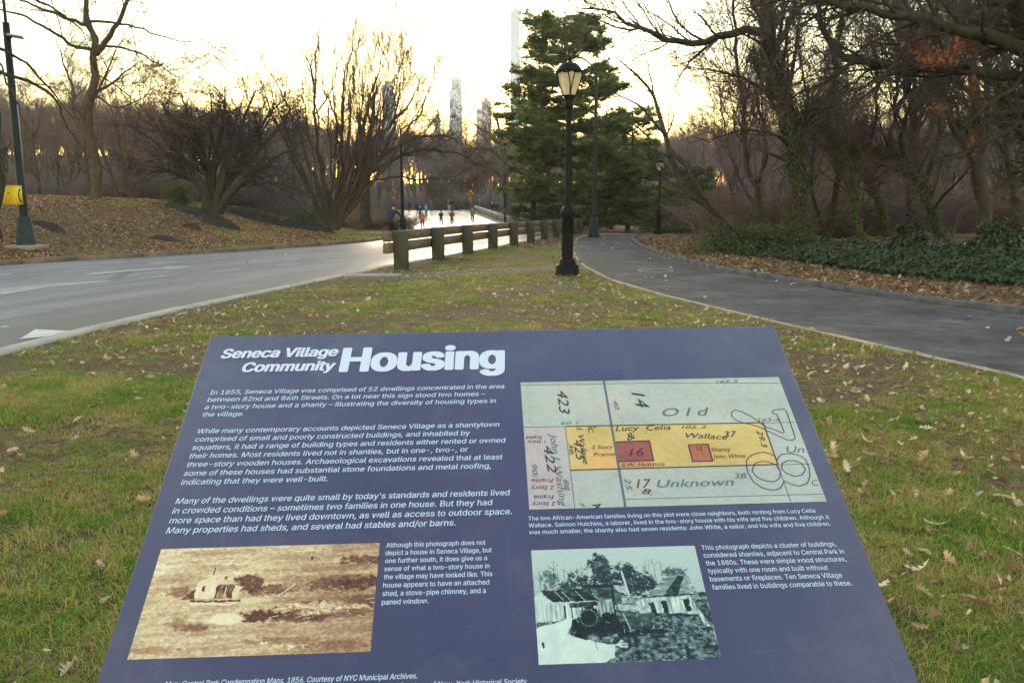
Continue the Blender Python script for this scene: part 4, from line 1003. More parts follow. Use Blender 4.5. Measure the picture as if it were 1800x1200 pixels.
wood_mass('left_woods', 90, (-110, -24), (95, 170), (7, 11), 'dense bare wood behind the left bank reading as one mass', 72, 0, lambda x, y: x < lxf(y) - 6)
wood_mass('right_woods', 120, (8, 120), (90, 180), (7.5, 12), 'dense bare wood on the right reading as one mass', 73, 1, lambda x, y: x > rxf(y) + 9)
def brush_mass(name, n, xr, yr, hr, label, seed, mt, cond):
    r = np.random.default_rng(seed); x = r.uniform(*xr, n); y = r.uniform(*yr, n); k = ~inside(ROAD_POLY, x, y) & ~inside(PATH_POLY, x, y) & cond(x, y); x, y = x[k], y[k]; m = len(x)
    return scatter(name, np.c_[x, y, terrain(x, y) - .05], np.c_[np.zeros(m), np.zeros(m), r.uniform(0, 6.28, m)], r.uniform(*hr, m) / 2.2, r.integers(0, 3, m), [mkmesh('brush', v, [q], [M[mt]]) for v, q in SHR], label)
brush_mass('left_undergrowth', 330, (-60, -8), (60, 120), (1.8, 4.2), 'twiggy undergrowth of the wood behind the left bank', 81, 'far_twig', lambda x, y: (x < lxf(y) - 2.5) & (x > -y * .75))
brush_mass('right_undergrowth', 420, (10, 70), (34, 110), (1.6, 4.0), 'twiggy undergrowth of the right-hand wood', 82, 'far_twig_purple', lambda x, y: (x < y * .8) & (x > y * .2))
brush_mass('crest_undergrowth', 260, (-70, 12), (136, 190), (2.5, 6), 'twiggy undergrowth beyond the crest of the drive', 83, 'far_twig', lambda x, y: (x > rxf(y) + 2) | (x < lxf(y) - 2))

# leafy bushes
def bush(px, D, w_, d_, h_, n, size, mt, label, name='evergreen_bush', cat='bush', seed=1, z=None):
    rng = np.random.default_rng(seed); x0 = (px - 900) / F_ * D; root = empty(name, (x0, D, TZ(x0, D)), 0, label, cat)
    st = []
    for k in range(12):
        a = rng.uniform(0, 6.28); e = rng.uniform(.3, .9); st.append([(rng.normal(0, .1 * w_), rng.normal(0, .1 * d_), -.1, .025), (math.cos(a) * w_ * .25 * e, math.sin(a) * d_ * .25 * e, h_ * .45, .018), (math.cos(a) * w_ * .42 * e, math.sin(a) * d_ * .42 * e, h_ * .8, .008)])
    T, R = pr(batch(st, 5)); a = grow(rng, T, R, 90, (25, 70), (.2 * w_, .35 * w_), (.1, 1), 4, .15, .1, .6, .006)
    V, Q, m = [], [], 0
    for Pt, Rd, s in ((T, R, 4), (*a, 3)):
        v, q = tube_batch(Pt, Rd, s); V.append(v); Q.append(q + m); m += len(v)
    link('stems', mkmesh('stems', np.vstack(V), [np.vstack(Q)], [M['bark']]), root)
    cl = rng.normal(0, 1, (int(40), 3)); cl = unit(cl) * rng.uniform(.35, .95, (40, 1)) * np.array([w_ / 2, d_ / 2, h_]); cl[:, 2] = np.abs(cl[:, 2])
    i = rng.integers(0, 40, n); pos = cl[i] + rng.normal(0, 1, (n, 3)) * np.array([w_, d_, h_ * 1.3]) * .09; pos[:, 2] = np.clip(pos[:, 2], .02, None)
    leaf_cloud('foliage', pos, size, M[mt], root, seed=seed, flat=.3); return root
bush(322, 46.5, 2.1, 1.6, 1.15, 3200, .05, 'holly', 'round green bush to the left of the spreading dark tree', seed=3)
bush(540, 57, 3.2, 2, 1.3, 3000, .06, 'holly', 'small olive-green bush behind the end of the rocks', seed=4)
bush(1290, 27.5, 3.2, 2.4, 1.1, 8000, .045, 'yew', 'feathery olive yew bush at the left end of the ivy bank', seed=5)
bush(1355, 26.5, 2.6, 2.0, .95, 6000, .045, 'yew', 'second olive yew bush, in front of the ivy-wrapped trunk', seed=6)
bush(1150, 55, 3.4, 2, 1.9, 4200, .06, 'yew', 'yellow-green bush just behind the foot of the second lamp post', seed=7)
bush(1200, 54, 3.2, 2, 1.5, 4000, .06, 'holly', 'green bush to the right of the second lamp post', seed=8)

# ivy bank
def ivy_bank():
    L = smooth_pts(IVY, 60); r = np.random.default_rng(9); n = 42000
    t = r.uniform(0, 1, n) ** .8 * 58.9; i = t.astype(int); f = (t - i)[:, None]; p = L[i] * (1 - f) + L[np.minimum(i + 1, 59)] * f
    tg = unit(L[np.minimum(i + 1, 59)] - L[i]); nr = np.stack([-tg[:, 1], tg[:, 0]], 1)
    if (nr[:, 0]).mean() < 0: nr = -nr
    off = r.uniform(0, 1, n) ** 1.4 * 3.4; bump = .10 * np.sin(t * 1.7) + .08 * np.sin(t * 4.1 + 1) + .05 * r.normal(0, 1, n)
    hh = (.16 + .42 * sst(off, -.1, .8) + bump * sst(off, 0, .6)) * (.55 + .45 * sst(t, 6, 25))
    q = p + nr * (off + .12 * np.sin(t * 2.9))[:, None]
    z = terrain(q[:, 0], q[:, 1]) + .62 * hh * np.where(r.uniform(0, 1, n) < .45, 1, r.uniform(.2, 1, n))
    nrm = np.c_[-nr * .6, np.full(n, .7)]
    o = leaf_cloud('ivy_ground_cover', np.c_[q, z], r.uniform(.03, .075, n), M['ivy'], None, nrm=nrm, seed=10)
    return tag(o, 'dark green ivy covering the bank along the footpath verge', kind='stuff')
ivy_bank()
for (px, py, DD, w_, h_, lb) in [(1592, 440, 20.5, .95, 1.0, 'tall rounded mound of dark ivy left of the straight trunk'), (1748, 455, 18.5, 1.25, 1.0, 'broad mound of dark ivy nearest the right frame edge')]:
    rng = np.random.default_rng(int(px)); x0 = (px - 900) / F_ * DD; root = empty('ivy_mound', (x0, DD, TZ(x0, DD)), 0, lb, 'ivy mound')
    MB().lathe([(.001, h_ * .82), (w_ * .2, h_ * .75), (w_ * .33, h_ * .4), (w_ * .36, -.1)], 10).build('stump', M['bark_moss'], root)
    n = 2600; d = unit(rng.normal(0, 1, (n, 3))); d[:, 2] = np.abs(d[:, 2]); rad = rng.uniform(.8, 1.05, (n, 1)) * (1 + .12 * np.sin(d[:, :1] * 9) * np.cos(d[:, 1:2] * 7))
    leaf_cloud('foliage', d * rad * np.array([w_ / 2, w_ / 2, h_]), .055, M['ivy'], root, nrm=d, seed=12)
# ------------------------------------------------------------------ rocks
def rock(name, px, py, w_, d_, h_, label, seed, rz=0, tilt=0, sink=.3, layers=3):
    h_ *= 1.7; d_ *= 1.15
    rng = np.random.default_rng(seed); g = ground(px, py); nu, nv = 72, 40; u = np.linspace(-1, 1, nu); v = np.linspace(-1, 1, nv); U, V = np.meshgrid(u, v)
    r = np.maximum(np.abs(U) ** 2.6 + np.abs(V) ** 2.2, 1e-6); e = np.clip(1 - r, 0, 1) ** .45
    n_ = nz(U * 2.2, V * 5, 1.2, seed) * .25 + nz(U * 6, V * 14, 1.1, seed + 1) * .12
    st = np.floor((V + .3 * U + .15 * n_) * layers) / layers            # tilted ledges
    n_ = n_ + nz(U * 13, V * 30, 1.1, seed + 7) * .10; z = e * (h_ * (.62 + .6 * n_) + .55 * h_ * st) ; z = np.where(r >= 1, -sink, z - sink * (1 - e))
    x = U * w_ / 2 * (1 + .08 * nz(V * 3, U, 1, seed + 2)); y = V * d_ / 2 * (1 + .15 * nz(U * 3, V, 1, seed + 3))
    c, s = math.cos(rz), math.sin(rz); X = x * c - y * s; Y = x * s + y * c
    Z = z + X * tilt
    gz = terrain(g[0] + X, g[1] + Y) - TZ(g[0], g[1])
    W = np.stack([X, Y, Z + gz], -1).reshape(-1, 3)
    i = (np.arange(nv - 1)[:, None] * nu + np.arange(nu - 1)).ravel(); Q = np.stack([i, i + 1, i + nu + 1, i + nu], 1)
    o = link(name, mkmesh(name, W, [Q], [M['rock']]), None, (g[0], g[1], TZ(g[0], g[1])))
    return tag(o, label, 'rock')
rock('rock_outcrop', 345, 378, 4.6, 2.2, .22, 'broad flat grey rock slab with moss on the crest of the bank', 1, -.15, -.02)
rock('rock_outcrop', 445, 386, 5.2, 1.5, .40, 'long dark rock ledge below the spreading tree', 2, -.3, -.05)
rock('rock_outcrop', 535, 404, 4.4, 1.3, .42, 'long sloping dark rock ridge at the right end of the bank', 3, -.38, -.06)
rock('rock_outcrop', 385, 398, 2.6, .9, .28, 'pointed dark rock in the leaf litter under the long ledge', 4, -.4, -.05)
rock('boulder', 288, 423, 1.7, .5, .14, 'thin dark rock lying in the litter near the left kerb', 5, -.12)
rock('boulder', 335, 402, 1.4, .5, .20, 'small pale-edged rock in the middle of the bank', 6, -.5)
rock('boulder', 82, 402, 2.0, .5, .16, 'narrow dark rock half buried in leaves beside the phone pole', 7, -.35)
rock('boulder', 490, 376, 3.0, .9, .30, 'low dark rock behind the long ledge', 8, -.1)
# flat stone by the guardrail end
g = ground(655, 485); MB().box((0, 0, .0), (1.25, .42, .05), (0, 0, .1), bev=.012).build('flagstone', M['flag'], None, loc=(g[0], g[1], TZ(g[0], g[1]) + .012))
tag(bpy.data.objects['flagstone'], 'flat grey stone set in the worn dirt before the first guardrail post', 'flagstone')
# manhole cover
g = ground(1152, 475); root = empty('manhole_cover', (g[0], g[1], TZ(g[0], g[1]) - .008), 0, 'round metal manhole cover set in the asphalt footpath', 'manhole cover')
MB().lathe([(.42, -.02), (.42, .004), (.38, .006), (.38, -.02)], 40).build('frame_ring', M['kerb'], root)
mb = MB().lathe([(.372, -.02), (.372, .002), (.001, .003)], 40)
for k in range(-5, 6):
    l = math.sqrt(.34 ** 2 - (k * .06) ** 2); mb.box((k * .06, 0, .005), (.025, 2 * l, .006))
mb.build('cover', M['path'], root)

# ------------------------------------------------------------------ timber guardrail
def guardrail():
    pos = [(706, 473), (777, 456), (835, 444), (880, 435.5), (914, 429.5), (940, 425), (961, 421), (979, 417.5), (995, 415), (1010, 412.5), (1019, 410.5)]
    q = np.array([ground(*p)[:2] for p in pos])
    q = smooth_pts(q, len(q)); q[0] = ground(706, 473)[:2]
    # even spacing
    d = np.r_[0, np.cumsum(np.linalg.norm(np.diff(q, axis=0), axis=1))]; 
    root = empty('timber_guardrail', (q[0][0], q[0][1], TZ(*q[0])), 0, 'long timber guardrail of thick posts and double boards between drive and footpath', 'guardrail')
    off = np.array([q[0][0], q[0][1], TZ(*q[0])])
    rng = random.Random(4); H = .92
    dirs = unit(np.gradient(q, axis=0)); tops = []
    for k, p in enumerate(q):
        a = math.atan2(dirs[k][1], dirs[k][0]); z = TZ(*p)
        MB().box((0, 0, H / 2 - .1), (.27, .31, H + .2), None, bev=.02).build('post', M['post'], root, loc=np.array([p[0], p[1], z]) - off).rotation_euler = (rng.uniform(-.015, .015), rng.uniform(-.015, .015), a)
        tops.append(np.array([p[0], p[1], z]) - off)
    for k in range(len(q) - 1):
        a, b = tops[k].copy(), tops[k + 1].copy(); t = unit(b - a); nrm = np.array([-t[1], t[0], 0]); nrm /= np.linalg.norm(nrm)
        if k == 0: a = a - t * .42
        mid = (a + b) / 2 + nrm * .245; L = np.linalg.norm(b - a); rz = math.atan2(t[1], t[0]); ry = -math.asin(t[2])
        for zz in (.78, .50):
            o = MB().box((0, 0, 0), (L - .012, .15, .235), None, bev=.012).build('rail_board', M['rail'], root, loc=mid + np.array([0, 0, zz + rng.uniform(-.006, .006)]))
            o.rotation_euler = (0, ry, rz)
            if k < 4:
                for e in (.32, .62) if k == 0 else (.2,):
                    c = a + (b - a) * e + nrm * .165 + np.array([0, 0, zz])
                    bo = MB().lathe([(.0, .016), (.018, .012), (.026, 0)], 8).build('bolt', M['steel'], root, loc=c); bo.rotation_euler = (R_(90), 0, rz)
guardrail()
# far steel guardrail
def far_rail():
    q = np.array([ground(*p)[:2] for p in [(905, 389), (893, 385)]]); 
    y = np.linspace(79, 119, 15); x = rxf(y) + .55; root = empty('steel_guardrail', (x[0], y[0], TZ(x[0], y[0])), 0, 'pale steel guardrail on short posts climbing beside the far drive', 'guardrail')
    off = np.array([x[0], y[0], TZ(x[0], y[0])]); pts = np.stack([x, y, terrain(x, y)], 1) - off
    for k in range(14):
        t = unit(pts[k + 1] - pts[k]); MB().box((0, 0, .35), (.16, .12, .9)).build('post', M['post'] if k == 0 else M['steel'], root, loc=pts[k] + (np.array([0, 0, .1]) if k == 0 else 0)).rotation_euler = (0, 0, math.atan2(t[1], t[0]))
    for k in range(14):
        a, b = pts[k], pts[k + 1]; mb = MB(); n_ = np.array([-.98, -.15, 0])
        for dz, o_ in ((.50, .0), (.58, .05), (.66, 0), (.74, .05), (.82, 0)):
            pass
        prof = [(0, .48), (.06, .54), (.06, .60), (0, .66), (.06, .72), (.06, .78), (0, .84)]
        V = [p + n_ * (o_ + .1) + np.array([0, 0, z]) for p in (a, b) for o_, z in prof]
        Q = [(i, i + 1, i + 8, i + 7) for i in range(6)]
        link('rail_panel', mkmesh('rail_panel', V, [np.array(Q)], [M['steel']]), root)
far_rail()
def parapet():
    y = np.linspace(92, 122, 9); x = rxf(y) + 6.8; root = empty('bridge_railing', (x[0], y[0], TZ(x[0], y[0])), 0, 'dark brown bridge railing with a pale top rail right of the far drive', 'railing')
    off = np.array([x[0], y[0], TZ(x[0], y[0])]); z = np.linspace(TZ(x[0], y[0]) + .3, 2.2, 9) - off[2] + .25 * np.sin(np.linspace(0, 3.14, 9))
    z0 = terrain(x, y) - off[2] - .3
    for k in range(8):
        a0 = (x[k] - off[0], y[k] - off[1]); a1 = (x[k + 1] - off[0], y[k + 1] - off[1]); V = []
        for (ax, ay), zz, zb in ((a0, z[k], z0[k]), (a1, z[k + 1], z0[k + 1])):
            for dx in (0, .25): V += [(ax + dx, ay, zb), (ax + dx, ay, zz + .8)]
        V = np.array(V); Q = [(0, 4, 5, 1), (2, 3, 7, 6), (1, 5, 7, 3)]
        link('railing_panel', mkmesh('railing_panel', V, [np.array(Q)], [M['timber']]), root)
    mb = MB().tube([(x[k] - off[0] + .12, y[k] - off[1], z[k] + .86) for k in range(9)], .06, 6); mb.build('top_rail', M['steel'], root)
parapet()

# ------------------------------------------------------------------ park lamps
LAMP = {}
def lamp_parts():
    n = 16
    L = [('plinth', MB().lathe([(.001, -.05), (.268, -.05), (.268, .05), (.255, .07), (.255, .20), (.235, .23), (.19, .245), (.185, .29), (.17, .31), (.172, .35), (.13, .37), (.001, .37)], 8 * 2), 'iron', None, False),
         ('fluted_base', None, 'iron', None, True),
         ('shaft', MB().lathe([(.082, 1.50), (.074, 1.60), (.082, 1.64), (.082, 1.67), (.07, 1.70), (.066, 2.5), (.054, 3.52)], n), 'iron', None, True),
         ('capital', MB().lathe([(.054, 3.52), (.088, 3.55), (.095, 3.62), (.080, 3.68), (.088, 3.74), (.118, 3.77), (.122, 3.80), (.001, 3.81)], n), 'iron', None, True)]
    mb = MB(); prof = [(.125, .36), (.120, .5), (.118, 1.22), (.13, 1.25), (.148, 1.31), (.152, 1.35), (.148, 1.39), (.12, 1.44), (.09, 1.48), (.082, 1.50)]
    mb.lathe(prof, 16)
    for k in range(12):
        a = k * math.pi / 6; mb.tube([(.119 * math.cos(a), .119 * math.sin(a), .42), (.116 * math.cos(a), .116 * math.sin(a), 1.2)], .009, 4)
    L[1] = ('fluted_base', mb, 'iron', None, True)
    rad = lambda z: float(np.interp(z, [3.80, 3.9, 4.0, 4.1, 4.2, 4.3], [.118, .158, .198, .232, .257, .268]))
    # glass globe in four panels
    for k in range(4):
        a0 = k * math.pi / 2 + .03 + math.pi / 4; V = []; m = 8
        zs = np.linspace(3.805, 4.29, 8)
        for z in zs:
            for j in range(m + 1):
                a = a0 + (math.pi / 2 - .06) * j / m; V.append((rad(z) * math.cos(a), rad(z) * math.sin(a), z))
        Q = [(r * (m + 1) + j, r * (m + 1) + j + 1, (r + 1) * (m + 1) + j + 1, (r + 1) * (m + 1) + j) for r in range(7) for j in range(m)]
        L.append(('glass_panel', (V, Q), 'glass', None, True))
    cage = MB()
    for k in range(4):
        a0 = k * math.pi / 2 - math.pi / 2 + 0.12
        for s in (-1, 1):
            pts = []
            for z in np.linspace(3.79, 4.30, 9):
                u = (z - 3.79) / .51; a = a0 + s * (.03 + .30 * u ** 1.8); pts.append(((rad(z) + .008) * math.cos(a), (rad(z) + .008) * math.sin(a), z))
            cage.tube(pts, .013, 5)
    # scalloped rim
    rim = []
    for j in range(65):
        a = j * 2 * math.pi / 64; rim.append((.276 * math.cos(a), .276 * math.sin(a), 4.285 - .035 * abs(math.cos(4 * (a - .12) + math.pi / 2))))
    cage.tube(rim, .016, 5, False); cage.tube([(.12 * math.cos(a), .12 * math.sin(a), 3.80) for a in np.linspace(0, 6.2832, 20)], .014, 5, False)
    L.append(('lantern_cage', cage, 'iron', None, True))
    L.append(('dome_cap', MB().lathe([(.26, 4.27), (.292, 4.285), (.290, 4.305), (.262, 4.33), (.22, 4.40), (.155, 4.455), (.06, 4.485), (.025, 4.49), (.018, 4.51), (.034, 4.53), (.034, 4.55), (.012, 4.575), (.001, 4.59)], 24), 'iron', None, True))
    out = []
    for nm, g, mt, _, sm in L:
        me = g.mesh(nm, M[mt], sm) if isinstance(g, MB) else mkmesh(nm, g[0], [np.array(g[1])], [M[mt]], sm)
        out.append((nm, me))
    return out
LP = lamp_parts()
def lamp(px, py, label, rz=0, D=None, sc=1):
    g = ground(px, py) if D is None else P(px, py, D)
    root = empty('park_lamp_post', (g[0], g[1], TZ(g[0], g[1])), rz, label, 'lamp post', 'black cast-iron lamp posts along the footpath'); root.scale = (sc,) * 3
    for nm, me in LP: link(nm, me, root)
    return root
lamp(997, 484, 'black cast-iron lamp post nearest the viewer standing on the lawn')
lamp(1157, 411.5, 'second black lamp post standing in leaves beside the footpath bend', .5)
lamp(1152, 405, 'small farthest black lamp post half hidden behind the second one', .9, D=74)

# tall poles
def phone_pole():
    g = ground(47, 436); root = empty('street_light_pole', (g[0], g[1], TZ(g[0], g[1])), 0, 'tall dark green pole with square floodlight and wide conical base on the left bank', 'light pole')
    D = g[1]; H = P(8, 40, D)[2] - g[2]; tilt = 0
    MB().box((0, 0, .02), (.98, .9, .16), None, bev=.02).build('concrete_pad', M['concrete'], root)
    MB().lathe([(.30, .10), (.30, .16), (.285, .20), (.21, .98), (.19, 1.0), (.001, 1.01)], 8).build('base_cover', M['green_base'], root)
    lean = math.atan2(0, 1); mb = MB().lathe([(.125, .98), (.105, H), (.001, H + .01)], 12); p = mb.build('pole', M['green_iron'], root, True)
    MB().tube([(0, 0, H), (-.02, 0, H + 1.4), (-.05, 0, H + 2.6)], [.05, .045, .03], 8).build('upper_mast', M['green_iron'], root, True)
    f = MB().box((.30, -.05, H - .42), (.42, .34, .07), (0, .12, .2), bev=.01).build('floodlight', M['steel'], root)
    MB().tube([(0, 0, H - .5), (.14, 0, H - .44)], .03, 6).build('floodlight_bracket', M['green_iron'], root)
    # emergency phone box, a thing of its own
    zt = P(25, 328, D)[2]; zb = P(25, 360, D)[2]; h = zt - zb; x0 = (25 - 47) / F_ * D
    b = empty('emergency_phone_box', (g[0] - .09, g[1] - .38, zb), R_(2), 'yellow emergency phone box with a black handset symbol mounted on the green pole', 'phone box')
    MB().box((0, 0, h / 2), (.44, .40, h), None, bev=.012).build('housing', M['yellow'], b)
    MB().box((0, 0, h + .012), (.47, .43, .03), None, bev=.008).build('top_cover', M['yellow'], b)
    MB().box((0, -.206, h / 2), (.37, .012, h - .08), None, bev=.004).build('door', M['yellow'], b)
    MB().lathe([(.001, .01), (.022, .008), (.028, 0)], 10).build('lock', M['black'], b, loc=(0, -.213, h * .62)).rotation_euler = (R_(90), 0, 0)
    # handset symbol on the right side
    c = np.array([.223, 0, h * .52]); mb = MB(); arc = [c + np.array([0, .07 - .11 * math.cos(a), .17 * math.sin(a)]) for a in np.linspace(-1.25, 1.25, 10)]
    mb.tube(arc, .018, 5); 
    for s in (-1, 1): mb.box(c + np.array([0, .055, .175 * s]), (.03, .085, .06), (.5 * s, 0, 0))
    mb.build('handset_symbol', M['black'], b)
phone_pole()
def tall_pole(px, py, D, top, r, label, arm, mt='green_iron', base=True):
    g = P(px, py, D); z0 = TZ(g[0], g[1]); root = empty('street_light_pole', (g[0], g[1], z0), 0, label, 'light pole'); tp = P(top[0], top[1], D); H = tp[2] - z0
    MB().lathe([(r, 0), (r * .72, H * .6), (r * .5, H), (.001, H)], 10).build('pole', M[mt], root, True)
    if base: MB().lathe([(r * 2.1, -.1), (r * 2.1, .12), (r * 1.9, .2), (r * 1.5, 1.0), (r, 1.05)], 8).build('base_cover', M[mt], root)
    if arm:
        pts = [P(ax, ay, D + k * .1) - np.array([g[0], g[1], z0]) for k, (ax, ay) in enumerate(arm)]
        q = smooth_pts(np.array(pts), 10); MB().tube(q, np.linspace(r * .4, r * .25, 10), 6).build('arm', M[mt], root, True)
        a = q[-1]; MB().lathe([(.001, .06), (.09, .05), (.16, -.02), (.12, -.07), (.001, -.09)], 10, (0, 0, 0)).build('luminaire', M['steel'], root, True, loc=a).scale = (2.2, 1, .7)
    return root
tall_pole(1044, 405, 44.5, (1047, 130), .14, 'tall dark teal pole behind the guardrail, its curved arm above the nearest lamp', [(1047, 130), (1044, 116), (1030, 104), (1008, 98), (985, 100), (972, 97)])
tall_pole(708, 402, 56, (704, 226), .12, 'thin black pole beside the cyclist with a short rising arm', [(704, 228), (716, 221), (738, 213), (764, 210)], 'iron')
tall_pole(888, 379, 92, (887, 262), .13, 'thin dark pole far off beside the bridge railing', [(887, 262), (880, 252), (862, 245), (846, 243)], 'iron', False)

# yellow warning signs
def warning(px, py, D, s, label, post_y):
    c = P(px, py, D); gx, gy = c[0], c[1]; z0 = TZ(gx, gy); root = empty('warning_sign', (gx, gy, z0), 0, label, 'road sign'); h = c[2] - z0
    MB().box((0, .04, h / 2 + .1), (.07, .05, h + .2)).build('post', M['steel'], root)
    a = s / math.sqrt(2)
    MB().box((0, 0, h), (s, .02, s), (0, R_(45), 0)).build('diamond_plate', M['orange_sign'], root)
    mb = MB(); mb.lathe([(.001, .07), (.07, 0), (.001, -.07)], 8, (.0, 0, 0)); v = mb.v[0]; v[:, 1] *= .15; mb.v[0] = v * s + np.array([0, -.02, h + .3 * s])
    for A, B, wd in (((0, .2), (-.02, -.08), .14), ((-.02, -.08), (-.16, -.36), .08), ((0, -.08), (.12, -.36), .08), ((0, .15), (.16, .02), .06), ((0, .15), (-.15, 0), .06)):
        A, B = np.array(A) * s, np.array(B) * s; d = B - A; L = np.hypot(*d); mb.box((( A[0] + B[0]) / 2, -.018, h + (A[1] + B[1]) / 2), (wd * s, .012, L), (0, math.atan2(d[0], d[1]), 0))
    mb.build('walking_figure_symbol', M['black'], root)
    MB().box((0, 0, h - a * 1.0 - .32 * s), (.62 * s, .02, .42 * s)).build('lower_plate', M['orange_sign'], root)
    MB().box((0, -.014, h - a * 1.0 - .32 * s), (.4 * s, .01, .1 * s), (0, .5, 0)).build('arrow_symbol', M['black'], root)
warning(827, 340, 126, .75, 'amber diamond pedestrian sign at the crest of the far drive', 362)
warning(692, 338, 92, .62, 'amber diamond pedestrian sign left of the thin black pole', 362)

# ------------------------------------------------------------------ towers of the skyline
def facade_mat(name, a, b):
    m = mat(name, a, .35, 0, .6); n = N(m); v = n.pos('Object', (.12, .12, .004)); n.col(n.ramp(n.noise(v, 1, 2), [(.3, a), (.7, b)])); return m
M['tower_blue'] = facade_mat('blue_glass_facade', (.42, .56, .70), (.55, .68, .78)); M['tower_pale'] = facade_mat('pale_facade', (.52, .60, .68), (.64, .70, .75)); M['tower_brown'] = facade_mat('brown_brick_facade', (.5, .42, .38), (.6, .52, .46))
def tower(px, D, wpx, top, mt, label, steps=(), dep=None):
    x0 = (px - 900) / F_ * D; w_ = wpx / F_ * D; H = P(px, top, D)[2]; dp = dep or w_ * .9
    root = empty('tower_block', (x0, D, 0), 0, label, 'skyscraper')
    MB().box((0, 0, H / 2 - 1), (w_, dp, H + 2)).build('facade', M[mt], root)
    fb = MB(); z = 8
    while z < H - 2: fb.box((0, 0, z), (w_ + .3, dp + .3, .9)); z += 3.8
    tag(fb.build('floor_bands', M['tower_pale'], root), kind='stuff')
    pb = MB()
    for k in range(1, max(3, int(w_ / 5))):
        xx = -w_ / 2 + w_ * k / max(3, int(w_ / 5)); pb.box((xx, -dp / 2 - .3, H / 2), (.8, .7, H))
    tag(pb.build('mullions', M['tower_pale'], root), kind='stuff')
    for k, (dx, ww, tt) in enumerate(steps):
        hh = P(px, tt, D)[2]; MB().box((dx / F_ * D, 2 if hh > H else -2, hh / 2), (ww / F_ * D, dp * .8, hh)).build('wing', M[mt], root)
    MB().box((0, 0, H + 2), (w_ * .5, dp * .5, 6)).build('roof_plant', M['tower_pale'], root)
SK = 1300
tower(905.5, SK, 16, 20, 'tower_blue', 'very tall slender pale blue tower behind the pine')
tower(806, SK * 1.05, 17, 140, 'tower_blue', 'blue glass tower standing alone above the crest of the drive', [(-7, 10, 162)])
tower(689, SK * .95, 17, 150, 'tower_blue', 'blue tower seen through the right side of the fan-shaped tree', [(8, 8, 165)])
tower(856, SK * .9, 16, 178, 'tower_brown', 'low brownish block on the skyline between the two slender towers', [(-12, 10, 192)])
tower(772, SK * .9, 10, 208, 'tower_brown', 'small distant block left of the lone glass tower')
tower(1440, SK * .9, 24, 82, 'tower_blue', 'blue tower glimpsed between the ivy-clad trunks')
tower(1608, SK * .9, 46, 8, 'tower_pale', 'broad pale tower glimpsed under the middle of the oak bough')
# ------------------------------------------------------------------ information sign
r_s = np.array([0.99906557, 0.04121612, 0.01300865]); u_s = np.array([-0.04153575, 0.83239254, 0.55262776]); n_s = np.cross(r_s, u_s)
O_s = np.array([-0.63396319, 1.73546935, 1.23092034])
def S(px, py):
    """picture point -> point on the sign face (metres right of and below its top left corner)"""
    d = ray(px, py); t = ((O_s - np.array([0, 0, 1.5])) @ n_s) / (d @ n_s); q = np.array([0, 0, 1.5]) + d * t - O_s
    return float(q @ r_s), float(q @ u_s)
SIGN = bpy.data.objects.new('information_sign', None); COL.objects.link(SIGN); SIGN.empty_display_size = .2
SIGN.matrix_world = Matrix([[r_s[0], u_s[0], n_s[0], O_s[0]], [r_s[1], u_s[1], n_s[1], O_s[1]], [r_s[2], u_s[2], n_s[2], O_s[2]], [0, 0, 0, 1]])
tag(SIGN, 'blue-grey slanted information panel about village housing, with text, a map and two old photographs', 'information sign')
def panel_mat():
    m = mat('sign_panel_print', (.07, .075, .17), .38, 0, .45); n = N(m); v = n.pos('Object')
    a = n.noise(v, 2.2, 4); f = n.noise(v, 380, 2, .8)
    c = n.ramp(a, [(.3, (.040, .043, .112)), (.7, (.060, .060, .148))])
    c = n.mix(.22, c, n.ramp(f, [(.3, n.g(.25)), (.7, n.g(.75))]), 'OVERLAY')
    def scratch(sx, sy, rot, thr, amt, cc):
        mp = n.n('ShaderNodeMapping'); mp.inputs['Rotation'].default_value = (0, 0, rot); mp.inputs['Scale'].default_value = (sx, sy, 1)
        n.l(n.n('ShaderNodeTexCoord').outputs['Object'], mp.inputs[0]); q = n.noise(mp.outputs[0], 1, 2, .5)
        return n.mix(n.ramp(q, [(thr, (0, 0, 0)), (thr + .05, n.g(amt))]), cc, (.22, .23, .33))
    c = scratch(420, 2.2, .09, .70, .32, c); c = scratch(3, 300, .03, .72, .2, c)
    c = n.mix(n.ramp(n.noise(v, 5, 7, .75), [(.52, (0, 0, 0)), (.8, n.g(.30))]), c, (.20, .19, .23))
    sp = n.n('ShaderNodeTexVoronoi'); sp.inputs['Scale'].default_value = 55; n.l(v, sp.inputs['Vector']); c = n.mix(n.ramp(sp.outputs['Distance'], [(.03, n.g(.45)), (.07, (0, 0, 0))]), c, (.24, .24, .28))
    n.col(c); n.rough(n.ramp(n.noise(v, 9, 5, .7), [(.3, n.g(.24)), (.7, n.g(.5))])); n.bump(n.noise(v, 60, 3), .03, .001)
    return m
M['panel'] = panel_mat()
M['text_pale'] = mat('pale_blue_print', (.50, .60, .80), .45); M['text_white'] = mat('white_print', (.60, .65, .82), .45)
M['ink'] = mat('dark_ink', (.03, .04, .055), .6); M['ink_blue'] = mat('blue_ink', (.09, .15, .19), .6); M['ink_red'] = mat('red_brown_ink', (.17, .03, .035), .6); M['ink_purple'] = mat('purple_ink', (.07, .025, .08), .6)
PW, PH, TH = 1.2, .90, .022
MB().box((PW / 2, -PH / 2, -TH / 2), (PW, PH, TH), None, bev=.0025).build('panel', M['panel'], SIGN)
MB().box((PW / 2, -PH / 2, -TH - .012), (PW * .8, PH * .7, .022)).build('backing_frame', M['iron'], SIGN)
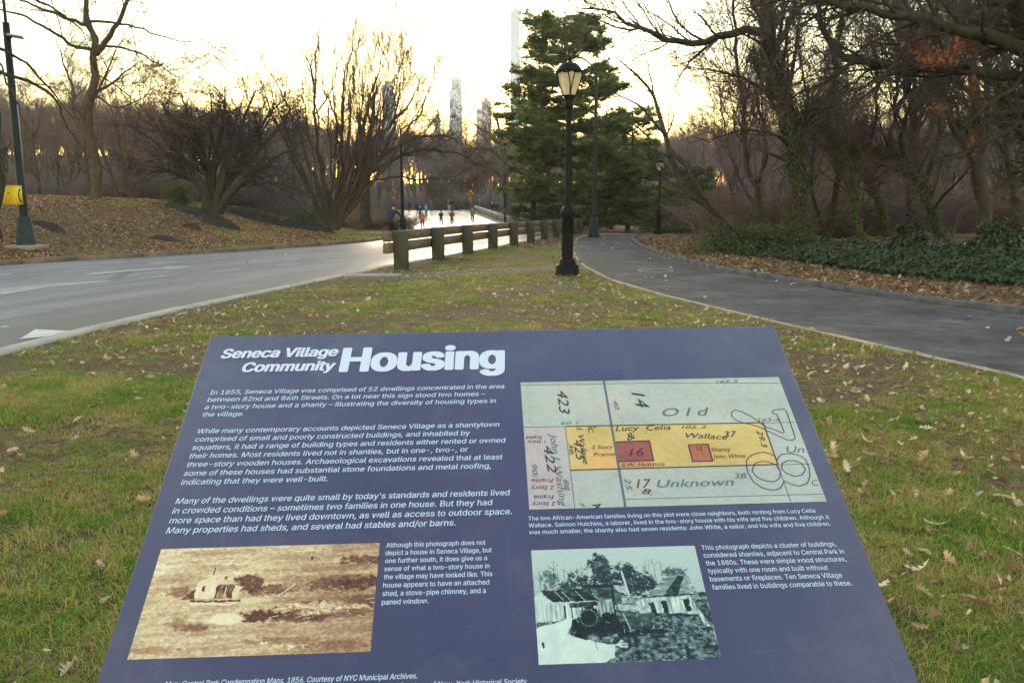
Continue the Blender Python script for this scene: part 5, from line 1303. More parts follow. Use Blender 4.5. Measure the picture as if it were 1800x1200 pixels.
# two legs under the panel, standing upright on the lawn
for sx in (.28, .92):
    q = O_s + r_s * sx + u_s * (-PH * .5) + n_s * (-.045); h = q[2] - TZ(q[0], q[1]) + .1
    me = MB().box((0, 0, -h / 2), (.075, .075, h), None, bev=.005).mesh('leg', M['iron']); o = link('leg', me, SIGN)
    o.matrix_parent_inverse = SIGN.matrix_world.inverted(); o.location = q
try:
    UI_FONT = bpy.data.fonts.load(bpy.utils.system_resource('DATAFILES', path='fonts') + '/Inter.woff2')   # Blender's own interface font
except Exception:
    UI_FONT = None
CAP = {}
def cap_height(hand):
    if hand not in CAP:
        c = bpy.data.curves.new('h', 'FONT'); c.body = 'H'; c.size = 1
        if UI_FONT and not hand: c.font = UI_FONT
        t = bpy.data.objects.new('h', c); COL.objects.link(t); dg = bpy.context.evaluated_depsgraph_get(); me = bpy.data.meshes.new_from_object(t.evaluated_get(dg))
        CAP[hand] = max(v.co.y for v in me.vertices); bpy.data.objects.remove(t); bpy.data.curves.remove(c); bpy.data.meshes.remove(me)
    return CAP[hand]
def text_mesh(body, width, x, y, m, shear=0, weight=0, capf=None, rot=0, name='lettering', parent=None, z=.0006, height=None, hand=False):
    """flat lettering: scaled to `width`; `height` = height of the capitals"""
    c = bpy.data.curves.new('lettering', 'FONT'); c.body = body; c.size = 1; c.shear = shear;
    if UI_FONT and not hand: c.font = UI_FONT
    c.resolution_u = 4; c.fill_mode = 'FRONT'
    t = bpy.data.objects.new('lettering', c); COL.objects.link(t); dg = bpy.context.evaluated_depsgraph_get(); me = bpy.data.meshes.new_from_object(t.evaluated_get(dg)); bpy.data.objects.remove(t); bpy.data.curves.remove(c)
    n = len(me.vertices); co = np.empty(n * 3, np.float32); me.vertices.foreach_get('co', co); co = co.reshape(-1, 3)
    co[:, 0] -= co[:, 0].min(); sx = width / co[:, 0].max(); sy = (height / cap_height(hand)) if height else sx
    co[:, 0] *= sx; co[:, 1] *= sy
    if weight > 0 and not hand:      # bold: the same outlines laid over each other with small shifts
        T = [p.vertices[:] for p in me.polygons]; m_ = 12 if weight > .02 else 4; V2, T2 = [], []; w_ = weight * (height / .70)
        for k in range(m_ + (5 if m_ == 12 else 0)):
            a = k * 2 * math.pi / m_ if k < m_ else (k - m_) * 1.257; q = w_ * (1 if k < m_ else .5); ca, sa = math.cos(a), math.sin(a); mx_ = max(abs(ca), abs(sa)); V2.append(co + np.array([q * ca / mx_, q * sa / mx_ * .55, k * 1.2e-5])); T2 += [tuple(i + k * n for i in t) for t in T]
        co = np.vstack(V2); n = len(co); zz_ = co[:, 2].copy(); me = bpy.data.meshes.new(name); me.from_pydata([tuple(v) for v in co], [], T2)
    else: zz_ = np.zeros(n)
    cr, sr = math.cos(rot), math.sin(rot); X = co[:, 0] * cr - co[:, 1] * sr; Y = co[:, 0] * sr + co[:, 1] * cr
    co = np.stack([X + x, Y + y, z + zz_], 1); me.vertices.foreach_set('co', co.astype(np.float32).ravel()); me.materials.clear(); me.materials.append(m); me.update()
    me.name = name
    return link(name, me, parent or SIGN)
def strokes(name, lines, wd, m, parent, z=.0007, closed=False):
    V, Q = [], []
    for ln in lines:
        p = np.array(ln, float)
        if len(p) > 2 or closed:
            pass
        t = np.gradient(p, axis=0) if len(p) > 2 else np.repeat([p[1] - p[0]], 2, 0); t = unit(t); nn = np.stack([-t[:, 1], t[:, 0]], 1) * wd / 2; b = len(V)
        for a, o in zip(p, nn): V += [(*(a + o), z), (*(a - o), z)]
        Q += [(b + 2 * i, b + 2 * i + 1, b + 2 * i + 3, b + 2 * i + 2) for i in range(len(p) - 1)]
    return link(name, mkmesh(name, V, [np.array(Q)], [m]), parent)
TEXT = [
    ('title', 'Seneca Village', 0.0371, -0.0695, 0.2346),
    ('title', 'Community', 0.0873, -0.1106, 0.1838),
    ('head', 'Housing', 0.2853, -0.1146, 0.3265),
    ('p1', 'In 1855, Seneca Village was comprised of 52 dwellings concentrated in the area', 0.036, -0.1722, 0.5762),
    ('p1', 'between 82nd and 86th Streets. On a lot near this sign stood two homes –', 0.0355, -0.1915, 0.5386),
    ('p1', 'a two-story house and a shanty – illustrating the diversity of housing types in', 0.035, -0.2108, 0.5597),
    ('p1', 'the village.', 0.0353, -0.2301, 0.077),
    ('p2', 'While many contemporary accounts depicted Seneca Village as a shantytown', 0.0357, -0.272, 0.5638),
    ('p2', 'comprised of small and poorly constructed buildings, and inhabited by', 0.0355, -0.2918, 0.5086),
    ('p2', 'squatters, it had a range of building types and residents either rented or owned', 0.035, -0.3116, 0.5749),
    ('p2', 'their homes. Most residents lived not in shanties, but in one-, two-, or', 0.0346, -0.3314, 0.5056),
    ('p2', 'three-story wooden houses. Archaeological excavations revealed that at least', 0.0349, -0.3512, 0.568),
    ('p2', 'some of these houses had substantial stone foundations and metal roofing,', 0.0346, -0.3711, 0.5464),
    ('p2', 'indicating that they were well-built.', 0.0345, -0.3909, 0.2565),
    ('p3', "Many of the dwellings were quite small by today's standards and residents lived", 0.0351, -0.4319, 0.5782),
    ('p3', 'in crowded conditions – sometimes two families in one house. But they had', 0.0346, -0.452, 0.5476),
    ('p3', 'more space than had they lived downtown, as well as access to outdoor space.', 0.0346, -0.472, 0.5801),
    ('p3', 'Many properties had sheds, and several had stables and/or barns.', 0.0346, -0.492, 0.4836),
    ('c1', 'Although this photograph does not', 0.4042, -0.5314, 0.1642),
    ('c1', 'depict a house in Seneca Village, but', 0.404, -0.5463, 0.1743),
    ('c1', 'one further south, it does give us a', 0.4043, -0.5611, 0.1659),
    ('c1', 'sense of what a two-story house in', 0.4041, -0.576, 0.17),
    ('c1', 'the village may have looked like. This', 0.4044, -0.5908, 0.174),
    ('c1', 'house appears to have an attached', 0.4043, -0.6057, 0.1687),
    ('c1', 'shed, a stove-pipe chimney, and a', 0.4042, -0.6205, 0.1629),
    ('c1', 'paned window.', 0.4042, -0.6354, 0.073),
    ('c2', 'The two African-American families living on this plot were close neighbors, both renting from Lucy Celia', 0.6424, -0.486, 0.4973),
    ('c2', 'Wallace. Salmon Hutchins, a laborer, lived in the two-story house with his wife and five children. Although it', 0.6422, -0.4999, 0.5172),
    ('c2', 'was much smaller, the shanty also had seven residents: John White, a sailor, and his wife and five children.', 0.6423, -0.5137, 0.5156),
    ('c3', 'This photograph depicts a cluster of buildings,', 0.9272, -0.5538, 0.2264),
    ('c3', 'considered shanties, adjacent to Central Park in', 0.9276, -0.5685, 0.2351),
    ('c3', 'the 1880s. These were simple wood structures,', 0.928, -0.5832, 0.233),
    ('c3', 'typically with one room and built without', 0.9285, -0.5979, 0.1972),
    ('c3', 'basements or fireplaces. Ten Seneca Village', 0.9285, -0.6126, 0.2155),
    ('c3', 'families lived in buildings comparable to these.', 0.9287, -0.6273, 0.2266),
    ('c4', 'Map: Central Park Condemnation Maps, 1856. Courtesy of NYC Municipal Archives.', 0.1008, -0.7558, 0.3635),
    ('c4', 'Courtesy of New-York Historical Society.', 0.4393, -0.7698, 0.1864),
]

HT = {'title': .0258, 'head': .0655, 'p1': .0112, 'p2': .0114, 'p3': .0120, 'c1': .0088, 'c2': .0080, 'c3': .0087, 'c4': .0084}
SHEAR = {'title': .17, 'head': .04, 'p1': .13, 'p2': .13, 'p3': .13, 'c1': 0, 'c2': 0, 'c3': 0, 'c4': .14}
WT = {'title': .048, 'head': .056, 'p1': .014, 'p2': .014, 'p3': .014, 'c1': .013, 'c2': .013, 'c3': .013, 'c4': .013}
for k, body, x, y, wd in TEXT:
    text_mesh(body, wd, x, y, M['text_white' if k in ('head', 'title') else 'text_pale'], SHEAR[k], WT[k], height=HT[k], name={'title': 'title_line', 'head': 'headline'}.get(k, 'text_line'))

# printed pictures: flat sheets with the print as vertex colours
def vnoise(w, h, cx, cy, seed, oct=4, rough=.5):
    r = np.random.default_rng(seed); out = np.zeros((h, w)); amp = 1; tot = 0
    for o in range(oct):
        gx, gy = int(cx * 2 ** o) + 2, int(cy * 2 ** o) + 2; g = r.uniform(0, 1, (gy, gx)); X = np.linspace(0, gx - 1.001, w); Y = np.linspace(0, gy - 1.001, h)
        xi, yi = X.astype(int), Y.astype(int); fx, fy = (X - xi)[None], (Y - yi)[:, None]; fx = fx * fx * (3 - 2 * fx); fy = fy * fy * (3 - 2 * fy)
        a = g[yi][:, xi] * (1 - fx) + g[yi][:, xi + 1] * fx; b = g[yi + 1][:, xi] * (1 - fx) + g[yi + 1][:, xi + 1] * fx
        out += amp * (a * (1 - fy) + b * fy); tot += amp; amp *= rough
    return out / tot
def sheet(name, x0, y0, x1, y1, img, parent=None, z=.0003, rough=.4, thick=0):
    h, w = img.shape[:2]; X, Y = np.meshgrid(np.linspace(x0, x1, w), np.linspace(y0, y1, h)); V = np.stack([X, Y, np.full_like(X, z)], -1).reshape(-1, 3)
    i = (np.arange(h - 1)[:, None] * w + np.arange(w - 1)).ravel(); Q = np.stack([i, i + w, i + w + 1, i + 1], 1)
    m = mat(name + '_print', (1, 1, 1), rough, 0, .4); n = N(m); n.col(n.attr('print', out='Color'))
    me = mkmesh(name, V, [Q], [m]); c = np.clip(img, 0, 1); c = np.where(c <= .04045, c / 12.92, ((c + .055) / 1.055) ** 2.4)
    a = me.color_attributes.new('print', 'FLOAT_COLOR', 'POINT'); a.data.foreach_set('color', np.concatenate([c, np.ones((h, w, 1))], 2).astype(np.float32).ravel())
    return link(name, me, parent or SIGN)
def lerp3(t, stops):
    p = [s[0] for s in stops]; return np.stack([np.interp(t, p, [s[1][k] for s in stops]) for k in range(3)], -1)
class Pic:
    """a small grey print painted with soft shapes"""
    def __init__(s, w, h, seed, base):
        s.w, s.h, s.n = w, h, seed; s.U, s.V = np.meshgrid(np.linspace(0, 1, w), np.linspace(0, 1, h)); s.g = np.full((h, w), float(base))
        a = w / h; s.UW = s.U + (vnoise(w, h, 40, 30, seed, 3) - .5) * .016; s.VW = s.V + (vnoise(w, h, 40, 30, seed + 1, 3) - .5) * .016 * a
    def ns(s, cx, cy, o=3, r=.55): s.n += 1; return vnoise(s.w, s.h, cx, cy, s.n, o, r) - .5
    def poly(s, pts, c, tex=.15, sc=(60, 45), al=1.0):
        k = inside(np.array(pts), s.UW, s.VW); s.g = np.where(k, s.g * (1 - al) + (c + s.ns(*sc) * tex * 2) * al, s.g)
    def blob(s, cx, cy, rx, ry, c, rag=1.6, sc=(38, 28), tex=.5, al=1.0):
        d = ((s.U - cx) / rx) ** 2 + ((s.V - cy) / ry) ** 2; k = np.clip((1.1 - d + s.ns(*sc, 4, .7) * rag * 1.6) * 2.2, 0, 1) * al; s.g = s.g * (1 - k) + (c + s.ns(90, 70, 2) * tex) * k
    def line(s, x0, y0, x1, y1, wd, c):
        d = np.array([x1 - x0, (y1 - y0) * s.h / s.w]); L = np.hypot(*d); ux = s.U - x0; vy = (s.V - y0) * s.h / s.w; t = (ux * d[0] + vy * d[1]) / L / L; e = np.abs(ux * d[1] - vy * d[0]) / L
        s.g = np.where((t > 0) & (t < 1) & (e < wd), c, s.g)
def picture_sepia():
    p = Pic(360, 190, 100, .74); U, V = p.U, p.V
    p.g += .10 * p.ns(4, 4, 2) - .16 * sst(U, .3, 1) + .06 * (V < .3) + p.ns(10, 34, 4) * .30 + p.ns(80, 60, 3) * .34
    for k, (cx, cy, rx, ry, c, al) in enumerate([(.3, .05, .2, .03, .5, .5), (.62, .12, .3, .02, .5, .5), (.30, .20, .1, .03, .45, .4), (.93, .17, .10, .05, .28, .9), (.8, .24, .2, .03, .45, .6), (.1, .30, .12, .04, .5, .5),
        (.43, .36, .065, .085, .25, .95), (.52, .43, .10, .05, .30, .9), (.63, .41, .08, .04, .42, .7), (.80, .39, .13, .06, .28, .85), (.93, .38, .10, .07, .22, .95), (.14, .42, .05, .05, .35, .7), (.86, .33, .10, .03, .4, .7),
        (.97, .55, .10, .06, .30, .9), (.50, .665, .10, .05, .18, .95), (.62, .64, .10, .05, .22, .9), (.74, .56, .06, .035, .30, .8), (.80, .68, .17, .03, .30, .7), (.70, .70, .12, .03, .25, .8), (.91, .63, .08, .04, .38, .7),
        (.24, .75, .08, .035, .33, .8), (.16, .70, .04, .03, .4, .6), (.4, .80, .2, .02, .5, .5), (.9, .80, .12, .04, .45, .6), (.62, .88, .16, .03, .35, .6), (.85, .93, .14, .04, .38, .7), (.10, .93, .10, .03, .45, .6), (.35, .93, .15, .025, .48, .5)]):
        p.blob(cx, cy, rx, ry, c, 2.2, (48, 40), .35, al * .85)
    for cx, cy, rx, ry in ((.65, .585, .07, .028), (.76, .60, .06, .05), (.84, .62, .08, .03), (.60, .62, .04, .02), (.72, .64, .05, .03), (.93, .60, .05, .02), (.66, .94, .08, .025), (.56, .90, .03, .02)):
        p.blob(cx, cy, rx, ry, .80, 2.6, (70, 50), .8, .8)
    p.blob(.37, .68, .075, .055, .95, .8, (20, 16), .1, .9); p.blob(.42, .52, .16, .025, .86, 1, (30, 20), .1, .8)
    for k in range(50):
        r = np.random.default_rng(k); x, y = r.uniform(.55, 1), r.uniform(.53, .7); a = r.uniform(-.4, .4); p.line(x, y, x + .02 + r.uniform(0, .03), y + a * .06, .0012, .2 if k % 2 else .9)
    p.poly([(.205, .36), (.215, .33), (.27, .275), (.30, .365), (.30, .49), (.205, .48)], .90, .08); p.poly([(.265, .262), (.355, .25), (.375, .36), (.298, .372)], .84, .10); p.poly([(.298, .372), (.372, .36), (.372, .49), (.298, .50)], .42, .45, (90, 14)); p.poly([(.372, .36), (.405, .385), (.40, .49), (.372, .5)], .88, .08)
    p.line(.268, .20, .268, .27, .003, .2); p.poly([(.322, .29), (.333, .288), (.333, .315), (.323, .317)], .15, 0); p.poly([(.232, .375), (.247, .375), (.247, .42), (.232, .42)], .3, .1); p.poly([(.15, .49), (.205, .40), (.205, .50)], .35, .3); p.poly([(.19, .505), (.42, .515), (.42, .53), (.19, .522)], .25, .1); p.poly([(.19, .528), (.40, .54), (.40, .556), (.2, .55)], .92, .05)
    for x in (.30, .318, .338, .352): p.line(x, .385, x, .49, .0022, .8 if x == .338 else .2)
    p.line(.575, .485, .645, .375, .003, .88); p.line(.58, .49, .65, .38, .0015, .25); p.poly([(.69, .125), (.705, .125), (.705, .15), (.69, .15)], .1, 0)
    return lerp3(np.clip(p.g, 0, 1), [(0, (.17, .06, .07)), (.25, (.33, .19, .16)), (.5, (.57, .43, .34)), (.75, (.77, .67, .54)), (1, (.93, .89, .77))])
def picture_shanty():
    p = Pic(300, 216, 200, .80); U, V = p.U, p.V
    p.g += .05 * p.ns(4, 3, 2) - .12 * V * (V < .45) + p.ns(120, 90, 2) * .10
    for k in range(34):     # bare trunks and sticks
        r = np.random.default_rng(k + 5); x = r.uniform(0, .80); t = r.uniform(.10, .30); p.line(x, t, x + r.uniform(-.02, .02), .44, .0013, .45)
        for j in range(3): y = t + r.uniform(.0, .12); p.line(x, y + .05, x + r.uniform(-.04, .04), y, .0009, .5)
    for c in ((.10, .28, .05, .10, .5), (.27, .33, .08, .09, .95), (.40, .18, .07, .11, .9), (.43, .30, .09, .10, .95), (.54, .25, .07, .09, .85), (.62, .31, .08, .09, .95), (.68, .34, .04, .07, .9), (.84, .25, .07, .05, .7), (.5, .39, .20, .05, 1), (.19, .37, .05, .05, .9)):
        p.blob(c[0], c[1], c[2], c[3], .22, 2.6, (46, 40), .55, c[4])
    p.poly([(0, .44), (1, .44), (1, 1), (0, 1)], .36, .5, (50, 40))
    # left shed
    p.poly([(.0, .43), (.055, .39), (.36, .44), (.36, .62), (.03, .655), (.0, .65)], .78, .35, (110, 8)); p.poly([(.04, .385), (.31, .37), (.37, .485), (.10, .485)], .20, .35, (40, 60)); p.poly([(.0, .44), (.045, .40), (.085, .49), (.075, .64), (.0, .65)], .80, .25, (90, 8))
    for x in (.16, .24, .12): p.line(x, .39, x + .05, .475, .002, .75)
    for x in (.17, .21, .27): p.line(x, .52, x, .63, .004, .12)
    p.poly([(.20, .50), (.36, .49), (.36, .53), (.2, .54)], .22, .3)
    # middle shed with pole and lean-to
    p.poly([(.28, .345), (.40, .335), (.52, .345), (.50, .37), (.30, .365)], .10, .15); p.poly([(.33, .365), (.50, .37), (.54, .47), (.37, .49)], .38, .35, (30, 70)); p.poly([(.355, .49), (.46, .475), (.46, .60), (.37, .63)], .66, .45, (90, 8)); p.poly([(.47, .355), (.54, .36), (.54, .43), (.50, .42)], .74, .15)
    p.poly([(.50, .46), (.62, .45), (.64, .50), (.50, .52)], .60, .3); p.line(.458, .36, .452, .76, .0055, .06); p.line(.527, .22, .553, .46, .0055, .85); p.line(.535, .22, .56, .46, .002, .3)
    # right shed
    p.poly([(.585, .50), (.66, .46), (.90, .44), (.985, .74), (.60, .65)], .76, .45, (100, 8)); p.poly([(.645, .465), (.77, .30), (.885, .265), (.93, .45), (.80, .475)], .60, .3, (20, 80)); p.poly([(.745, .47), (.86, .28), (.895, .285), (.83, .465)], .22, .3); p.poly([(.885, .265), (.915, .28), (.965, .50), (.925, .50)], .62, .3); p.line(.64, .468, .93, .452, .004, .15)
    for x, y in ((.73, .50), (.86, .49), (.66, .52)): p.poly([(x, y), (x + .03, y), (x + .035, y + .11), (x + .004, y + .11)], .10, .1)
    p.blob(.67, .55, .02, .03, .2, 1.4, (60, 40), .3); p.line(.71, .52, .745, .76, .004, .75); p.line(.93, .55, .985, .70, .003, .25)
    # carts, wheels, rubbish
    p.poly([(.47, .52), (.66, .545), (.665, .60), (.48, .575)], .72, .25); p.poly([(.485, .585), (.665, .605), (.655, .735), (.53, .74)], .30, .3, (20, 60)); p.line(.50, .60, .53, .74, .003, .75); p.poly([(.66, .60), (.93, .63), (.96, .73), (.66, .74)], .34, .5, (60, 60))
    for c in ((.31, .60, .06, .07), (.28, .70, .09, .08), (.38, .72, .07, .07), (.42, .64, .05, .06), (.47, .72, .05, .05), (.24, .78, .04, .03), (.52, .78, .08, .02), (.65, .76, .12, .02)): p.blob(c[0], c[1], c[2], c[3], .07, 1.3, (40, 40), .35, .97)
    for a in np.linspace(0, 6.2832, 26): p.line(.30 + .05 * math.cos(a), .63 + .07 * math.sin(a), .30 + .05 * math.cos(a + .25), .63 + .07 * math.sin(a + .25), .0022, .5)
    for k in range(60):
        r = np.random.default_rng(k + 60); x, y = r.uniform(.2, .98), r.uniform(.5, .82); p.line(x, y, x + r.uniform(-.03, .04), y + r.uniform(-.04, .04), .0014, r.choice([.1, .75]))
    # pale path and ground
    p.poly([(.0, .70), (.10, .665), (.20, .63), (.20, .70), (.165, .76), (.24, .80), (.36, .845), (.43, .86), (.42, .96), (.36, 1), (0, 1)], .90, .08, (20, 16)); p.poly([(.43, .87), (.47, .815), (.505, .86), (.49, .90)], .88, .05); p.line(.03, .82, .035, .87, .006, .15); p.line(.32, .83, .33, .90, .002, .45)
    for k in range(40):
        r = np.random.default_rng(k + 160); x, y = r.uniform(.45, .97), r.uniform(.80, .98); p.blob(x, y, .03, .008, r.choice([.2, .62]), 1.5, (70, 60), .3, .6)
    return lerp3(np.clip(p.g, 0, 1), [(0, (.03, .07, .09)), (.25, (.14, .21, .24)), (.5, (.38, .46, .48)), (.75, (.64, .71, .72)), (1, (.82, .87, .86))])
sh1 = sheet('sepia_photograph', .035, -.522, .393, -.712, picture_sepia()); sh2 = sheet('shanty_photograph', .6435, -.545, .9165, -.7415, picture_shanty())
for o, lb in ((sh1, 'printed sepia photograph of a small white house on rocky ground'), (sh2, 'printed blue-toned photograph of wooden shanties and bare trees')): o['label'] = lb
def picture_map():
    w, h = 330, 200; U, V = np.meshgrid(np.linspace(.645, 1.1665, w), np.linspace(-.157, -.4635, h)); a = vnoise(w, h, 6, 4, 61) - .5; f = vnoise(w, h, 90, 60, 62, 2) - .5
    img = np.array([.675, .69, .68]) + (a * .07 + f * .06)[..., None] + (V + .3)[..., None] * np.array([.12, .06, .0]); img[..., 0] += .05 * (vnoise(w, h, 5, 4, 63) - .5) * 2
    k = (U < .722) & (V < -.275); img[k] += np.array([.03, -.03, .0])
    def area(u0, v0, u1, v1, c, n_=.06):
        k = (U > u0) & (U < u1) & (V < v0) & (V > v1); img[k] = (np.array(c) + (a * .1 + f * n_)[..., None])[k]
    area(.724, -.275, 1.103, -.380, (.78, .675, .44)); area(.76, -.34, .813, -.380, (.84, .66, .42)); area(.813, -.363, .877, -.380, (.74, .56, .42)); area(.813, -.316, .878, -.363, (.57, .32, .30)); area(.949, -.328, .986, -.368, (.68, .42, .32)); area(.645, -.157, 1.1665, -.164, (.62, .66, .62))
    return img
MAP = sheet('map_print', .645, -.157, 1.1665, -.4635, picture_map()); MAP['label'] = 'printed old lot map with one yellow plot and two red houses'
strokes('thick_lot_line', [[(.812, -.157), (.812, -.4635)]], .0042, M['ink_blue'], MAP)
strokes('lot_lines', [[(.645, -.1655), (.9, -.1665), (1.1655, -.1745)], [(.645, -.2755), (1.1655, -.279)], [(.724, -.2755), (.724, -.4635)], [(.724, -.381), (1.1655, -.380)], [(.815, -.4475), (1.1655, -.4475)], [(1.103, -.279), (1.103, -.4635)]], .0013, M['ink_blue'], MAP)
strokes('plot_outline', [[(.724, -.276), (1.103, -.278), (1.1025, -.279)], [(.724, -.3805), (1.103, -.3795)], [(1.103, -.278), (1.103, -.380)]], .0022, M['ink'], MAP, .0009)
strokes('house_outline', [[(.814, -.317), (.878, -.316)], [(.878, -.316), (.878, -.364)], [(.878, -.363), (.814, -.3635)]], .0022, M['ink_purple'], MAP, .0009)
strokes('house_outline', [[(.949, -.328), (.986, -.328)], [(.986, -.327), (.986, -.369)], [(.986, -.368), (.949, -.368)], [(.949, -.369), (.949, -.327)]], .0022, M['ink_purple'], MAP, .0009)
zb = lambda X, Y: S(1180 + X / 4.8, 655 + Y / 4.8)
def closed_curve(pts, n=40):
    p = np.array([zb(*q) for q in pts + pts[:1]]); d = np.r_[0, np.cumsum(np.linalg.norm(np.diff(p, axis=0), axis=1))]; t = np.linspace(0, d[-1], n); return np.stack([np.interp(t, d, p[:, i]) for i in range(2)], 1)
strokes('large_outline_numerals', [closed_curve(c) for c in [
    [(790, 455), (700, 385), (610, 335), (545, 312), (510, 325), (500, 355), (530, 395), (610, 425), (720, 448), (860, 515), (990, 573), (1052, 568), (962, 303), (838, 320), (848, 338), (885, 345), (912, 400), (960, 522), (870, 480)],
    [(890, 740), (870, 700), (800, 672), (740, 675), (665, 700), (630, 750), (640, 830), (690, 920), (770, 975), (870, 995), (925, 970), (955, 910), (1010, 945), (1090, 958), (1150, 930), (1170, 870), (1160, 790), (1130, 730), (1080, 695), (1000, 682), (930, 690), (895, 720)],
    [(700, 770), (680, 830), (720, 880), (800, 915), (870, 920), (915, 890), (920, 830), (880, 775), (800, 748), (740, 752)],
    [(935, 765), (930, 810), (970, 850), (1040, 875), (1100, 865), (1132, 820), (1100, 765), (1040, 742), (980, 742)]]], .0016, M['ink_purple'], MAP, .0011)
MT = [  # map handwriting: text, ink, x, y (panel), width, height, rotation
 ('423', 'ink', .716, -.182, .062, .020, -90), ('60.1', 'ink_blue', .716, -.271, .034, .0075, 0), ('14', 'ink', .862, -.192, .044, .024, -82), ('40.', 'ink_blue', .823, -.212, .026, .009, -88),
 ('O l d', 'ink_blue', .914, -.256, .092, .020, 0), ('164..5', 'ink_blue', 1.037, -.1705, .045, .0075, 0), ('163-4', 'ink_blue', 1.095, -.2755, .042, .0085, 0), ('Lucy  Celia', 'ink', .818, -.2905, .105, .0125, 0), ('Wallace', 'ink', .948, -.311, .078, .0125, -5), ('102..2', 'ink', .944, -.2885, .048, .007, 0),
 ('37', 'ink', 1.02, -.312, .026, .0145, 0), ('&', 'ink', .838, -.315, .018, .016, 20), ('C.', 'ink', .766, -.283, .012, .010, -85), ('I. Wallace', 'ink', .7445, -.280, .088, .011, -87), ('425', 'ink', .736, -.310, .050, .015, -88), ('38.', 'ink_purple', .7265, -.318, .028, .007, -90), ('33.0.', 'ink', .766, -.2825, .018, .006, 0),
 ('2 Story', 'ink_red', .768, -.333, .040, .009, 0), ('Frame', 'ink_red', .770, -.350, .040, .009, 0), ('16', 'ink_purple', .836, -.351, .027, .017, 0), ('S.W. Hutchins', 'ink_red', .818, -.376, .079, .0085, 0), ('15', 'ink_purple', .962, -.342, .012, .009, 0),
 ('Shanty', 'ink_red', .988, -.346, .038, .0095, 0), ('John White.', 'ink_red', .988, -.362, .062, .0095, 0), ('29.3', 'ink', 1.085, -.297, .042, .010, -90), ('17', 'ink_red', .838, -.424, .028, .019, 0), ('Unknown', 'ink_blue', .875, -.424, .138, .0165, 0), ('38', 'ink_blue', 1.016, -.409, .024, .012, 0), ('25.', 'ink_blue', .819, -.401, .030, .010, -90),
 ('8.', 'ink', .845, -.436, .018, .012, -15), ('Un', 'ink_blue', 1.128, -.353, .034, .015, 0), ('C', 'ink_blue', 1.152, -.429, .013, .0125, 0), ('John J. Washing', 'ink_blue', .693, -.292, .168, .0125, -88), ('422', 'ink', .679, -.322, .064, .016, -86), ('88.', 'ink_blue', .7095, -.401, .026, .009, -90), ('90;', 'ink_blue', .655, -.365, .030, .009, -88),
 ('Frame', 'ink_purple', .678, -.298, -.030, .008, 180), ('1 Story', 'ink_purple', .684, -.309, -.034, .007, 180), ('Frame', 'ink_red', .692, -.398, -.040, .009, 180), ('2 Story', 'ink_red', .692, -.414, -.042, .009, 180), ('Frame', 'ink_purple', .69, -.434, -.036, .009, 180), ('2 Story', 'ink_purple', .692, -.449, -.042, .008, 180), ('7', 'ink_blue', .731, -.452, .012, .009, -80), ('4', 'ink', .752, -.462, .016, .012, -20)]
for bd, ik, x, y, wd, hh, rt in MT:
    text_mesh(bd, abs(wd), x, y, M[ik], .28, -.006, rot=math.radians(rt), parent=MAP, name='handwriting', z=.0010, height=hh, hand=True)
